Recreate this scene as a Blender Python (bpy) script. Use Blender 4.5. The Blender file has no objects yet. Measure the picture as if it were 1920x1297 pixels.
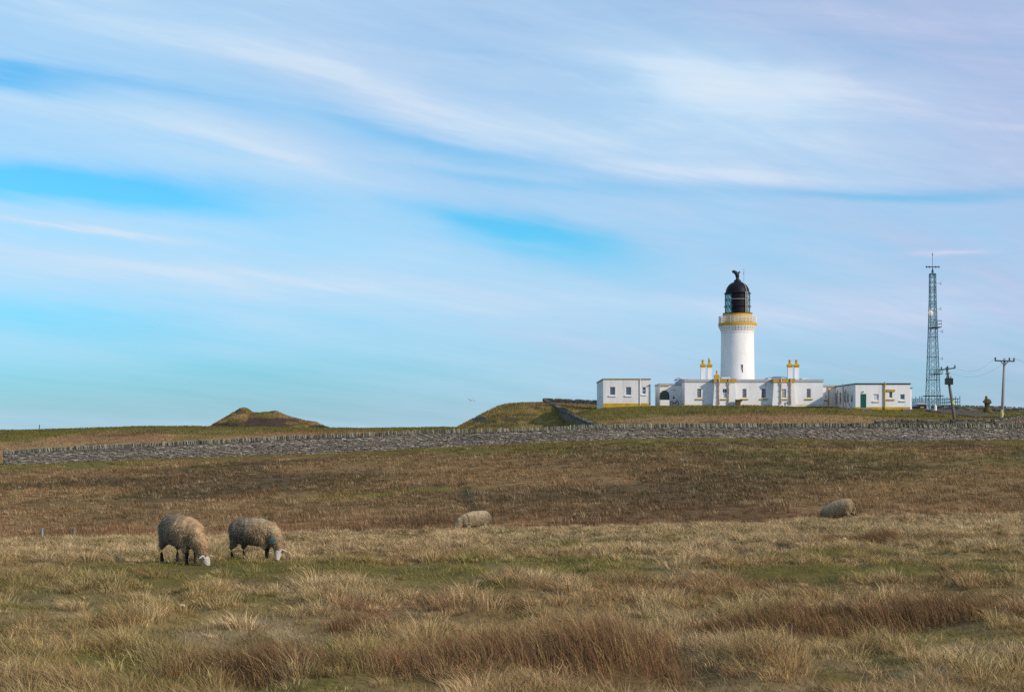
import bpy, math, random
import numpy as np
from mathutils import Vector, Matrix

random.seed(7)
RNG = np.random.default_rng(11)
F = 2800.0          # focal length in pixels of the 1920 px wide photograph
EYE = 1.7           # camera height
HY = 810.0          # row of the eye level
scene = bpy.context.scene
COL = scene.collection
PI = math.pi


def sl(r, g, b):
    """sRGB 0..255 to linear."""
    def f(c):
        c /= 255.0
        return c / 12.92 if c <= 0.04045 else ((c + 0.055) / 1.055) ** 2.4
    return (f(r), f(g), f(b))


def P(px, py, d):
    return Vector(((px - 960.0) / F * d, d, EYE + (HY - py) / F * d))


def X(px, d):
    return (px - 960.0) / F * d


def Z(py, d):
    return EYE + (HY - py) / F * d


# ------------------------------------------------------------------ noise
def _hash(ix, iy, seed):
    h = (ix.astype(np.int64) * 374761393 + iy.astype(np.int64) * 668265263 + seed * 1442695041) & 0x7FFFFFFF
    h = ((h ^ (h >> 13)) * 1274126177) & 0x7FFFFFFF
    h = h ^ (h >> 16)
    return (h & 0xFFFF) / 65535.0


def vnoise(x, y, seed=0):
    x = np.asarray(x, float); y = np.asarray(y, float)
    ix = np.floor(x); iy = np.floor(y)
    fx = x - ix; fy = y - iy
    fx = fx * fx * (3 - 2 * fx); fy = fy * fy * (3 - 2 * fy)
    a = _hash(ix, iy, seed); b = _hash(ix + 1, iy, seed)
    c = _hash(ix, iy + 1, seed); d = _hash(ix + 1, iy + 1, seed)
    return (a + (b - a) * fx) * (1 - fy) + (c + (d - c) * fx) * fy


def fbm(x, y, seed=0, octv=4):
    s = 0.0; a = 0.5; n = 0.0
    for i in range(octv):
        s = s + a * vnoise(x * 2 ** i, y * 2 ** i, seed + 17 * i); n += a; a *= 0.5
    return s / n


def sstep(a, b, x):
    t = np.clip((x - a) / (b - a), 0, 1)
    return t * t * (3 - 2 * t)


# ------------------------------------------------------------------ terrain
PXK = np.array([0, 320, 640, 860, 1020, 1125, 1280, 1420, 1560, 1700, 1850, 1920], float)
_w = np.array([871, 859, 848, 836, 828, 823, 820, 820, 822, 830, 823, 823], float)
ROWS = [
    (0, [0.0] * 12), (6, [0.0] * 12),
    (12, [-.16] * 12),
    (25, [-.5, -.47, -.46, -.46, -.45, -.43, -.4, -.38, -.36, -.34, -.3, -.3]),
    (36, [-1.12, -1.08, -1.02, -.95, -.92, -.9, -.85, -.8, -.74, -.68, -.62, -.6]),
    (47, [-1.7, -1.65, -1.55, -1.45, -1.4, -1.35, -1.25, -1.2, -1.1, -1.0, -.95, -.95]),
    (58, [-3, -2.9, -2.8, -2.6, -2.5, -2.4, -2.4, -2.3, -2.3, -2.2, -2.2, -2.2]),
    (80, [-2.6, -2.4, -2.1, -1.7, -1.6, -1.5, -1.4, -1.3, -1.3, -1.2, -1.2, -1.2]),
    (100, [-1.9, -1.6, -1.2, -.75, -.5, -.3, -.2, -.2, -.2, -.3, -.2, -.2]),
    (125, list(EYE - (_w - HY) * 125 / F)),
    (140, [-.5, 0, .4, .8, 1.2, 1.5, 1.9, 1.9, 1.9, 1.6, 1.7, 1.7]),
    (165, [.5, 1.2, 1.6, 1.9, 2.2, 2.6, 3.2, 3.3, 3.2, 2.75, 2.8, 2.9]),
    (196, [1.85, 2.45, 2.15, 2.3, 2.6, 4.65, 5.0, 5.1, 4.74, 4.70, 4.35, 4.3]),
    (204, [1.9, 2.55, 2.2, 2.35, 2.8, 5.42, 5.35, 5.4, 5.0, 4.9, 4.5, 4.4]),
    (214, [1.7, 2.4, 2.1, 2.3, 2.8, 5.3, 5.4, 5.4, 5.35, 5.2, 4.6, 4.5]),
    (250, [0, .5, .5, .8, 3, 5.4, 5.5, 5.5, 5.4, 5.4, 4.6, 4.5]),
    (300, [-8, -8, -8, -8, 0, 3, 4, 4, 4, 4, 3, 3]),
    (420, [-44.0] * 12), (2000, [-60.0] * 12),
]
TD = np.arange(0, 460, 0.5)
TP = np.arange(-600, 2601, 20.0)
_rows = np.array([np.interp(TP, PXK, r) for _, r in ROWS])
_dk = np.array([d for d, _ in ROWS], float)
TAB = np.array([np.interp(TD, _dk, _rows[:, j]) for j in range(len(TP))]).T   # (d, px)


def _blur(a, n, axis):
    k = np.ones(n) / n
    pad = [(0, 0), (0, 0)]; pad[axis] = (n // 2, n // 2)
    b = np.pad(a, pad, mode='edge')
    return np.apply_along_axis(lambda v: np.convolve(v, k, mode='valid'), axis, b)


for _i in range(2):
    TAB = _blur(TAB, 9, 0)
    TAB = _blur(TAB, 5, 1)


def hummock(x, y):
    return fbm(x * 1.55, y * .95, 71, 3)


def GZ(x, y):
    x = np.asarray(x, float); y = np.asarray(y, float)
    yy = np.clip(y, 0.0, 459.0)
    px = np.clip(960 + F * x / np.maximum(y, 3.0), -600, 2600)
    fd = np.clip(yy / 0.5, 0, len(TD) - 1.001); fp = np.clip((px + 600) / 20, 0, len(TP) - 1.001)
    i = fd.astype(int); j = fp.astype(int); a = fd - i; b = fp - j
    z = (TAB[i, j] * (1 - a) + TAB[i + 1, j] * a) * (1 - b) + (TAB[i, j + 1] * (1 - a) + TAB[i + 1, j + 1] * a) * b
    r = np.hypot(x, y)
    near = 1 - sstep(45, 60, r)
    z = z + near * (0.22 * (fbm(x * .45, y * .4, 3, 3) - .5) + .24 * (hummock(x, y) - .5)) * sstep(3, 9, r) * (1 - .75 * sstep(20.5, 22, y) * (1 - sstep(25.5, 27, y)) * (1 - sstep(1, 3, np.abs(x + 5.0))))
    z = z + (1 - near) * 0.30 * (fbm(x * .25, y * .25, 5, 4) - .5) * (1 - .7 * sstep(120, 124, y) * (1 - sstep(126, 132, y)))
    pc = 960 + F * x / np.maximum(y, 3.0)
    z = z - .50 * sstep(174, 189, y) * (1 - sstep(190.5, 195.8, y)) * sstep(1575, 1600, pc) * (1 - sstep(1712, 1760, pc))
    pw = np.interp(y, [150, 168, 190, 215, 240, 262], [1137, 1114, 1084, 1058, 1036, 1020])
    off = (pw - (960 + F * x / np.maximum(y, 3.0))) / F * y
    z = z - 1.15 * sstep(-.3, .7, off) * (1 - sstep(6, 18, off)) * sstep(146, 160, y) * (1 - sstep(225, 255, y))
    z = z - .14 * ditch(x, y)
    z = np.where(r > 440, np.minimum(z, -(r - 440) * .5), z)
    return z


def gz(x, y):
    return float(GZ(np.array([x]), np.array([y]))[0])


def gpix(px, d):
    x = X(px, d)
    return Vector((x, d, gz(x, d)))


# ------------------------------------------------------------------ materials
def new_mat(name):
    m = bpy.data.materials.new(name); m.use_nodes = True
    nt = m.node_tree
    b = nt.nodes['Principled BSDF']
    return m, nt, b


def mat(name, col, rough=.8, nscale=3.0, namt=.15, bump=0.0, bscale=30.0, metal=0.0, spec=.3, col2=None, stretch=(1, 1, 1), attr=None):
    m, nt, b = new_mat(name)
    L = nt.links.new
    tc = nt.nodes.new('ShaderNodeTexCoord')
    mp = nt.nodes.new('ShaderNodeMapping'); mp.inputs['Scale'].default_value = stretch
    L(tc.outputs['Object'], mp.inputs['Vector'])
    nz = nt.nodes.new('ShaderNodeTexNoise'); nz.inputs['Scale'].default_value = nscale; nz.inputs['Detail'].default_value = 6
    nz.inputs['Roughness'].default_value = .65
    L(mp.outputs[0], nz.inputs['Vector'])
    mx = nt.nodes.new('ShaderNodeMix'); mx.data_type = 'RGBA'
    rp = nt.nodes.new('ShaderNodeMapRange'); rp.inputs['From Min'].default_value = .3; rp.inputs['From Max'].default_value = .7
    L(nz.outputs['Fac'], rp.inputs['Value']); L(rp.outputs[0], mx.inputs['Factor'])
    if attr:
        at = nt.nodes.new('ShaderNodeAttribute'); at.attribute_name = attr
        lo = nt.nodes.new('ShaderNodeVectorMath'); lo.operation = 'SCALE'; lo.inputs['Scale'].default_value = 1 - namt
        hi = nt.nodes.new('ShaderNodeVectorMath'); hi.operation = 'SCALE'; hi.inputs['Scale'].default_value = 1 + namt
        L(at.outputs['Color'], lo.inputs[0]); L(at.outputs['Color'], hi.inputs[0])
        L(lo.outputs[0], mx.inputs['A']); L(hi.outputs[0], mx.inputs['B'])
    else:
        c2 = col2 if col2 else tuple(c * (1 - namt) for c in col)
        mx.inputs['A'].default_value = (*c2, 1)
        mx.inputs['B'].default_value = (*[min(.9, c * (1 + (0 if col2 else namt * .5))) for c in col], 1)
    L(mx.outputs['Result'], b.inputs['Base Color'])
    b.inputs['Roughness'].default_value = rough
    b.inputs['Metallic'].default_value = metal
    b.inputs['Specular IOR Level'].default_value = spec
    if bump > 0:
        n2 = nt.nodes.new('ShaderNodeTexNoise'); n2.inputs['Scale'].default_value = bscale; n2.inputs['Detail'].default_value = 5
        L(tc.outputs['Object'], n2.inputs['Vector'])
        bp = nt.nodes.new('ShaderNodeBump'); bp.inputs['Strength'].default_value = bump; bp.inputs['Distance'].default_value = .05
        L(n2.outputs['Fac'], bp.inputs['Height']); L(bp.outputs[0], b.inputs['Normal'])
    return m


def white_wall(name, base, dirt_shade, amount, rough=.85):
    m = mat(name, base, rough, .9, .10, .25, 14, stretch=(1, 1, .35))
    nt = m.node_tree; L = nt.links.new; b = nt.nodes['Principled BSDF']
    src = b.inputs['Base Color'].links[0].from_socket
    tc = [n for n in nt.nodes if n.type == 'TEX_COORD'][0]
    cur = src
    for (st, sc_, lo, hi, col, am) in (((1.6, 1.6, .10), 1.5, .56, .78, dirt_shade, amount), ((.5, .5, .9), 1.1, .52, .75, tuple(c * .78 for c in base), amount * .9), ((4, 4, .16), 1.0, .66, .80, (.30, .17, .08), amount * .7)):
        mp = nt.nodes.new('ShaderNodeMapping'); mp.inputs['Scale'].default_value = st; L(tc.outputs['Object'], mp.inputs['Vector'])
        nz = nt.nodes.new('ShaderNodeTexNoise'); nz.inputs['Scale'].default_value = sc_; nz.inputs['Detail'].default_value = 8; nz.inputs['Roughness'].default_value = .7
        L(mp.outputs[0], nz.inputs['Vector'])
        mr = nt.nodes.new('ShaderNodeMapRange'); mr.inputs['From Min'].default_value = lo; mr.inputs['From Max'].default_value = hi; mr.inputs['To Max'].default_value = am
        L(nz.outputs['Fac'], mr.inputs['Value'])
        mx = nt.nodes.new('ShaderNodeMix'); mx.data_type = 'RGBA'; mx.inputs['B'].default_value = (*col, 1)
        L(mr.outputs[0], mx.inputs['Factor']); L(cur, mx.inputs['A']); cur = mx.outputs['Result']
    L(cur, b.inputs['Base Color'])
    return m


def grass_mat(name, trans=.3):
    m, nt, b = new_mat(name)
    L = nt.links.new
    at = nt.nodes.new('ShaderNodeAttribute'); at.attribute_name = 'Col'
    L(at.outputs['Color'], b.inputs['Base Color'])
    b.inputs['Roughness'].default_value = .75; b.inputs['Specular IOR Level'].default_value = .15
    tr = nt.nodes.new('ShaderNodeBsdfTranslucent'); L(at.outputs['Color'], tr.inputs['Color'])
    mx = nt.nodes.new('ShaderNodeMixShader'); mx.inputs[0].default_value = trans
    L(b.outputs[0], mx.inputs[1]); L(tr.outputs[0], mx.inputs[2])
    L(mx.outputs[0], nt.nodes['Material Output'].inputs['Surface'])
    return m


M = {}
M['white'] = white_wall('white_render', (.69, .685, .70), (.40, .36, .30), .40)
M['white_dirty'] = white_wall('weathered_white_render', (.64, .625, .62), (.33, .30, .26), .75)
M['tower_white'] = white_wall('tower_white_paint', (.72, .705, .69), (.5, .46, .42), .22, .7)
M['grey_cap'] = mat('grey_parapet', (.37, .37, .40), .85, 2, .15)
M['roof'] = mat('pale_roof', (.46, .47, .51), .85, 1, .2)
M['yellow'] = mat('ochre_paint', (.50, .29, .015), .6, 2.5, .25)
M['plinth'] = mat('ochre_plinth', (.47, .29, .03), .8, 1.2, .35)
M['rust'] = mat('rusty_pipe', (.62, .52, .40), .8, 1.3, .2, col2=(.30, .12, .04), stretch=(1, 1, .8))
M['black'] = mat('black_paint', (.008, .008, .014), .55, 2, .4, spec=.15)
M['iron'] = mat('blackened_bronze', (.018, .022, .018), .6, 8, .4)
M['rail'] = mat('white_rail', (.72, .70, .68), .6, 4, .1)
M['ladder'] = mat('pale_ladder', (.52, .48, .45), .6, 4, .1)
M['brown_edge'] = mat('brown_roof_edge', (.26, .15, .05), .8, 2, .3)
M['black_edge'] = mat('dark_roof_edge', (.012, .017, .02), .6, 2, .3)
M['green_door'] = mat('green_door_paint', (.004, .085, .058), .5, 2, .2)
M['frame'] = mat('window_frame_paint', (.74, .74, .74), .6, 4, .1)
M['sill'] = mat('ochre_sill', (.42, .31, .05), .8, 4, .3)
M['pale_sill'] = mat('pale_sill', (.62, .53, .40), .8, 4, .25)
M['blind'] = mat('pale_blind', (.50, .53, .60), .8, 4, .15)
M['curtain'] = mat('grey_green_curtain', (.30, .33, .28), .8, 6, .2)
M['glass'] = mat('dark_glass', (.018, .022, .026), .08, 1, .3, spec=.5)
M['blueglass'] = mat('blue_grey_glass', (.06, .10, .14), .10, 1, .2, spec=.5)
M['tank'] = mat('dark_green_tank', (.010, .024, .024), .5, 3, .3)
M['steel'] = mat('galvanised_steel', (.10, .22, .26), .5, 2, .3, metal=.2)
M['darksteel'] = mat('dark_steel', (.05, .08, .10), .6, 2, .3)
M['dish'] = mat('white_dish', (.72, .70, .66), .5, 3, .1)
M['timber'] = mat('weathered_timber', (.16, .14, .115), .9, 3, .35, stretch=(3, 3, .4))
M['pale_timber'] = mat('pale_timber', (.27, .27, .27), .9, 3, .25, stretch=(3, 3, .4))
M['tag'] = mat('yellow_marker', (.55, .48, .05), .6, 4, .1)
M['wire'] = mat('power_wire', (.10, .12, .15), .6, 4, .1)
M['insul'] = mat('dark_insulator', (.03, .028, .028), .3, 4, .1)
M['concrete'] = mat('grey_concrete', (.15, .135, .125), .95, 3, .3, .3, 20)
M['stone_brown'] = mat('mossy_brown_stone', (.09, .072, .035), .95, 3, .45, .5, 10)
M['asphalt'] = mat('worn_asphalt', (.058, .049, .050), .95, 1.5, .3)
M['stonewall'] = mat('wall_stone', None or (.2, .2, .2), .95, 6, .28, .5, 18, attr='Col')
M['coping'] = mat('coping_stone', (.3, .3, .2), .95, 8, .3, .5, 18, attr='Col')
M['core'] = mat('wall_core', (.035, .033, .03), 1, 3, .2)
M['ground'] = mat('moor_ground', (.1, .1, .05), 1, 1.6, .35, .6, 5, spec=.05, attr='Col')
M['blade'] = grass_mat('grass_blade')
M['sheepbody'] = mat('sheep_skin_and_wool', (.2, .2, .2), .95, 14, .25, .5, 40, spec=.1, attr='Col')
M['wool'] = grass_mat('wool_locks', .12)
M['eye'] = mat('dark_eye', (.01, .008, .006), .2, 4, .1)
M['carpaint'] = mat('dark_car_paint', (.008, .009, .012), .25, 2, .1, spec=.5)
M['bluecar'] = mat('blue_car_paint', (.12, .22, .34), .3, 2, .1, spec=.5)
M['carglass'] = mat('car_glass', (.20, .23, .28), .1, 2, .1, spec=.6)
M['tyre'] = mat('tyre_rubber', (.012, .012, .012), .9, 4, .1)
M['redlamp'] = mat('red_lamp', (.25, .012, .01), .3, 4, .1)
M['plate'] = mat('number_plate_yellow', (.5, .38, .03), .5, 4, .1)
M['bird'] = mat('gull_feathers', (.45, .45, .47), .8, 6, .1)


def lantern_glass():
    m, nt, b = new_mat('teal_lantern_glass')
    L = nt.links.new
    b.inputs['Base Color'].default_value = (.25, .52, .52, 1); b.inputs['Roughness'].default_value = .08
    t = nt.nodes.new('ShaderNodeBsdfTransparent'); t.inputs['Color'].default_value = (.62, .88, .90, 1)
    mx = nt.nodes.new('ShaderNodeMixShader'); mx.inputs[0].default_value = .3
    L(t.outputs[0], mx.inputs[1]); L(b.outputs[0], mx.inputs[2]); L(mx.outputs[0], nt.nodes['Material Output'].inputs['Surface'])
    return m


M['lantern_glass'] = lantern_glass()


# ------------------------------------------------------------------ mesh helpers
class MB:
    def __init__(s):
        s.v = []; s.f = []; s.c = []

    def add(s, vs, fs, col=None):
        n = len(s.v)
        s.v += [tuple(v) for v in vs]
        s.f += [tuple(i + n for i in f) for f in fs]
        if col is not None:
            s.c += [(*col, 1.0)] * len(vs)

    def box(s, x0, x1, y0, y1, z0, z1, col=None):
        s.add([(x0, y0, z0), (x1, y0, z0), (x1, y1, z0), (x0, y1, z0), (x0, y0, z1), (x1, y0, z1), (x1, y1, z1), (x0, y1, z1)],
              [(0, 3, 2, 1), (4, 5, 6, 7), (0, 1, 5, 4), (1, 2, 6, 5), (2, 3, 7, 6), (3, 0, 4, 7)], col)

    def hexa(s, pts, col=None):
        s.add(pts, [(0, 3, 2, 1), (4, 5, 6, 7), (0, 1, 5, 4), (1, 2, 6, 5), (2, 3, 7, 6), (3, 0, 4, 7)], col)

    def tube(s, pts, rad, n=8, col=None):
        pts = [Vector(p) for p in pts]
        if not hasattr(rad, '__len__'):
            rad = [rad] * len(pts)
        rings = []
        up = None
        for i, p in enumerate(pts):
            t = (pts[min(i + 1, len(pts) - 1)] - pts[max(i - 1, 0)]).normalized()
            if up is None:
                up = Vector((0, 0, 1)) if abs(t.z) < .9 else Vector((0, 1, 0))
            a = t.cross(up).normalized(); b = t.cross(a).normalized()
            r = rad[i]
            if not hasattr(r, '__len__'):
                r = (r, r)
            rings.append([p + a * (math.cos(2 * PI * k / n) * r[0]) + b * (math.sin(2 * PI * k / n) * r[1]) for k in range(n)])
        vs = [v for rg in rings for v in rg]
        fs = []
        for i in range(len(pts) - 1):
            for k in range(n):
                fs.append((i * n + k, i * n + (k + 1) % n, (i + 1) * n + (k + 1) % n, (i + 1) * n + k))
        fs.append(tuple(range(n - 1, -1, -1))); fs.append(tuple((len(pts) - 1) * n + k for k in range(n)))
        s.add(vs, fs, col)

    def lathe(s, cx, cy, prof, n=32, cap=True, a0=0.0, a1=2 * PI):
        full = abs(a1 - a0 - 2 * PI) < 1e-6
        m = n if full else n + 1
        vs = []
        for r, z in prof:
            for k in range(m):
                a = a0 + (a1 - a0) * k / n
                vs.append((cx + r * math.cos(a), cy + r * math.sin(a), z))
        fs = []
        for i in range(len(prof) - 1):
            for k in range(n):
                k2 = (k + 1) % m if full else k + 1
                fs.append((i * m + k, i * m + k2, (i + 1) * m + k2, (i + 1) * m + k))
        if cap and full:
            if prof[0][0] > 1e-4:
                fs.append(tuple(range(m - 1, -1, -1)))
            if prof[-1][0] > 1e-4:
                fs.append(tuple((len(prof) - 1) * m + k for k in range(m)))
        s.add(vs, fs)

    def build(s, name, m, parent=None, smooth=False):
        me = bpy.data.meshes.new(name)
        off = Vector(parent.location) if parent is not None and parent.parent is None else Vector((0, 0, 0))
        if parent is not None and parent.parent is not None:
            q = parent
            while q is not None:
                off += Vector(q.location); q = q.parent
        me.from_pydata([(v[0] - off.x, v[1] - off.y, v[2] - off.z) for v in s.v], [], s.f)
        if s.c and len(s.c) == len(s.v):
            a = me.color_attributes.new('Col', 'FLOAT_COLOR', 'POINT')
            a.data.foreach_set('color', np.array(s.c, dtype=np.float32).ravel())
        me.materials.append(m)
        me.validate()
        if smooth:
            me.polygons.foreach_set('use_smooth', [True] * len(me.polygons))
        o = bpy.data.objects.new(name, me); COL.objects.link(o)
        if parent is not None:
            o.parent = parent
        return o


def smooth_by_angle(o, ang=40):
    me = o.data
    me.polygons.foreach_set('use_smooth', [True] * len(me.polygons))
    try:
        me.set_sharp_from_angle(angle=math.radians(ang))
    except Exception:
        pass


def thing(name, label, cat, loc, group=None):
    o = bpy.data.objects.new(name, None); COL.objects.link(o)
    o.empty_display_size = .3
    o.location = loc
    o['label'] = label; o['category'] = cat
    if group:
        o['group'] = group
    return o


def tag(o, label, cat, group=None):
    o['label'] = label; o['category'] = cat
    if group:
        o['group'] = group
    return o


def facade(mb, x0, x1, z0, z1, y, holes, depth=.16):
    """front wall in the plane y with real openings and their reveals."""
    xs = sorted({x0, x1} | {h[0] for h in holes} | {h[1] for h in holes})
    zs = sorted({z0, z1} | {h[2] for h in holes} | {h[3] for h in holes})
    for i in range(len(xs) - 1):
        for j in range(len(zs) - 1):
            cx = (xs[i] + xs[i + 1]) / 2; cz = (zs[j] + zs[j + 1]) / 2
            if any(h[0] < cx < h[1] and h[2] < cz < h[3] for h in holes):
                continue
            mb.add([(xs[i], y, zs[j]), (xs[i + 1], y, zs[j]), (xs[i + 1], y, zs[j + 1]), (xs[i], y, zs[j + 1])], [(0, 1, 2, 3)])
    for a, b, c, d in holes:
        mb.add([(a, y, c), (a, y, d), (a, y + depth, d), (a, y + depth, c)], [(0, 3, 2, 1)])
        mb.add([(b, y, c), (b, y, d), (b, y + depth, d), (b, y + depth, c)], [(0, 1, 2, 3)])
        mb.add([(a, y, d), (b, y, d), (b, y + depth, d), (a, y + depth, d)], [(0, 3, 2, 1)])
        mb.add([(a, y, c), (b, y, c), (b, y + depth, c), (a, y + depth, c)], [(0, 1, 2, 3)])


def shell(mb, x0, x1, y0, y1, z0, z1, holes):
    """box with openings in the front (y0) face."""
    facade(mb, x0, x1, z0, z1, y0, holes)
    mb.add([(x0, y0, z0), (x0, y1, z0), (x0, y1, z1), (x0, y0, z1)], [(0, 3, 2, 1)])
    mb.add([(x1, y0, z0), (x1, y1, z0), (x1, y1, z1), (x1, y0, z1)], [(0, 1, 2, 3)])
    mb.add([(x0, y1, z0), (x1, y1, z0), (x1, y1, z1), (x0, y1, z1)], [(0, 3, 2, 1)])
    mb.add([(x0, y0, z1), (x1, y0, z1), (x1, y1, z1), (x0, y1, z1)], [(0, 1, 2, 3)])


def window(parent, h, y, glass='glass', frame='frame', sill=None, nx=1, nz=1, bar=.045, blind=None, sill_ext=.25, sill_drop=0.14, lintel=None):
    a, b, c, d = h
    mb = MB(); mb.box(a, b, y + .13, y + .16, c, d)
    w = mb.build('window', M[glass], parent)
    f = MB()
    t = bar
    f.box(a, a + t, y + .07, y + .128, c, d); f.box(b - t, b, y + .07, y + .128, c, d)
    f.box(a + t, b - t, y + .07, y + .128, c, c + t); f.box(a + t, b - t, y + .07, y + .128, d - t, d)
    for i in range(1, nx):
        xx = a + (b - a) * i / nx; f.box(xx - t * .35, xx + t * .35, y + .085, y + .126, c + t, d - t)
    for j in range(1, nz):
        zz = c + (d - c) * j / nz; f.box(a + t, b - t, y + .075, y + .127, zz - t * .45, zz + t * .45)
    f.build('frame', M[frame], w)
    if blind:
        bb = MB(); bb.box(a + t, b - t, y + .128, y + .1295, c + t, c + (d - c) * blind[1])
        bb.build('blind', M[blind[0]], w)
    if sill:
        s = MB(); s.box(a - sill_ext, b + sill_ext, y - .12, y - .002, c - sill_drop - .16, c - sill_drop)
        s.build('sill', M[sill], w)
    if lintel:
        s = MB(); s.box(a - .35, b + .35, y - .14, y - .002, d + .05, d + .32)
        s.build('lintel', M[lintel], w)
    return w


# ------------------------------------------------------------------ camera, light, world
cam = bpy.data.cameras.new('camera')
cam.sensor_width = 36; cam.lens = F / 1920 * 36
cam.shift_y = (HY - 648.5) / 1920
cam.clip_start = .1; cam.clip_end = 30000
co = bpy.data.objects.new('camera', cam); COL.objects.link(co)
co.location = (0, 0, EYE); co.rotation_euler = (PI / 2, 0, 0)
scene.camera = co

SUN_AZ = math.radians(121)      # clockwise from the view direction
SUN_EL = math.radians(27)
sd = Vector((math.sin(SUN_AZ) * math.cos(SUN_EL), math.cos(SUN_AZ) * math.cos(SUN_EL), math.sin(SUN_EL)))
sun = bpy.data.lights.new('sun', 'SUN'); sun.energy = 3.6; sun.angle = math.radians(1.2); sun.color = (1.0, .88, .72)
so = bpy.data.objects.new('sun', sun); COL.objects.link(so)
so.rotation_euler = sd.to_track_quat('Z', 'Y').to_euler(); so.location = (40, -40, 60)

world = bpy.data.worlds.new('World'); scene.world = world; world.use_nodes = True
nt = world.node_tree; L = nt.links.new
bg = nt.nodes['Background']; bg.inputs['Strength'].default_value = .1
STR = .1
sky = nt.nodes.new('ShaderNodeTexSky'); sky.sky_type = 'NISHITA'; sky.sun_disc = False
sky.sun_elevation = SUN_EL; sky.sun_rotation = SUN_AZ
sky.air_density = 1.0; sky.dust_density = .3; sky.ozone_density = 3.0


def mth(op, a, b=None, c=None, clamp=False):
    n = nt.nodes.new('ShaderNodeMath'); n.operation = op; n.use_clamp = clamp
    for i, v in enumerate((a, b, c)):
        if v is None:
            continue
        if isinstance(v, (int, float)):
            n.inputs[i].default_value = v
        else:
            L(v, n.inputs[i])
    return n.outputs[0]


def mixc(fac, a, b, blend='MIX'):
    n = nt.nodes.new('ShaderNodeMix'); n.data_type = 'RGBA'; n.blend_type = blend
    if isinstance(fac, (int, float)):
        n.inputs['Factor'].default_value = fac
    else:
        L(fac, n.inputs['Factor'])
    for k, v in (('A', a), ('B', b)):
        if isinstance(v, tuple):
            n.inputs[k].default_value = (*v, 1)
        else:
            L(v, n.inputs[k])
    return n.outputs['Result']


def sc(c, k=1.0 / STR):
    return tuple(x * k for x in c)


tc = nt.nodes.new('ShaderNodeTexCoord')
sep = nt.nodes.new('ShaderNodeSeparateXYZ'); L(tc.outputs['Generated'], sep.inputs[0])
dx, dy, dz = sep.outputs
zc = mth('MAXIMUM', dz, 0.004)
# the sky dome is looked up above the horizon only
cmb = nt.nodes.new('ShaderNodeCombineXYZ'); L(dx, cmb.inputs[0]); L(dy, cmb.inputs[1]); L(zc, cmb.inputs[2])
L(cmb.outputs[0], sky.inputs[0])
az = mth('ARCTAN2', dx, dy)                       # azimuth, clockwise from north (+y)
hor = mth('SQRT', mth('ADD', mth('MULTIPLY', dx, dx), mth('MULTIPLY', dy, dy)))
el = mth('ARCTAN2', dz, hor)

# cirrus sheet: streak coordinates fanning out of a point on the horizon
ca, sa = math.cos(math.radians(36)), math.sin(math.radians(36))
ip = mth('DIVIDE', 1.0, mth('ADD', zc, .07))
px_ = mth('MULTIPLY', dx, ip); py_ = mth('MULTIPLY', dy, ip)
along = mth('ADD', mth('MULTIPLY', px_, sa), mth('MULTIPLY', py_, ca))
cross = mth('SUBTRACT', mth('MULTIPLY', px_, ca), mth('MULTIPLY', py_, sa))


def noise(u, v, scale, detail=5, rough=.55, dist=0.0, w=0.0):
    c = nt.nodes.new('ShaderNodeCombineXYZ')
    L(u, c.inputs[0]); L(v, c.inputs[1]); c.inputs[2].default_value = w
    n = nt.nodes.new('ShaderNodeTexNoise'); n.inputs['Scale'].default_value = scale
    n.inputs['Detail'].default_value = detail; n.inputs['Roughness'].default_value = rough; n.inputs['Distortion'].default_value = dist
    L(c.outputs[0], n.inputs['Vector'])
    return n.outputs['Fac']


n1 = noise(mth('MULTIPLY', along, .16), mth('MULTIPLY', cross, .9), 1.6, 6, .6, .6, 3.1)
n2 = noise(mth('MULTIPLY', az, 2.2), mth('ADD', mth('MULTIPLY', el, 16.0), mth('MULTIPLY', az, 2.4)), 1.3, 7, .6, .5, 1.7)
n3 = noise(mth('MULTIPLY', az, 5.0), mth('ADD', mth('MULTIPLY', el, 42.0), mth('MULTIPLY', az, 6.5)), 1.2, 8, .62, .45, 7.7)
n4 = noise(mth('MULTIPLY', along, .22), mth('MULTIPLY', cross, 2.6), 2.2, 8, .62, .5, 9.3)
warp = mth('MULTIPLY', mth('SUBTRACT', n2, .5), .035)
warp2 = mth('MULTIPLY', mth('SUBTRACT', noise(az, el, 9.0, 3, .5, 0, 4.4), .5), .10)
elw = mth('ADD', el, warp)
azw = mth('ADD', az, warp2)


def blob(px, py, hw, hh, slope, wgt):
    u0 = math.atan((px - 960) / F); v0 = math.atan((HY - py) / F)
    a = mth('SUBTRACT', azw, u0)
    b = mth('ADD', mth('SUBTRACT', elw, v0), mth('MULTIPLY', a, slope))
    a2 = mth('POWER', mth('MULTIPLY', mth('ABSOLUTE', a), F / hw), 2.0)
    b2 = mth('POWER', mth('MULTIPLY', mth('ABSOLUTE', b), F / hh), 2.0)
    g = mth('EXPONENT', mth('MULTIPLY', mth('ADD', a2, b2), -1.0))
    return mth('MULTIPLY', g, wgt)


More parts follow.
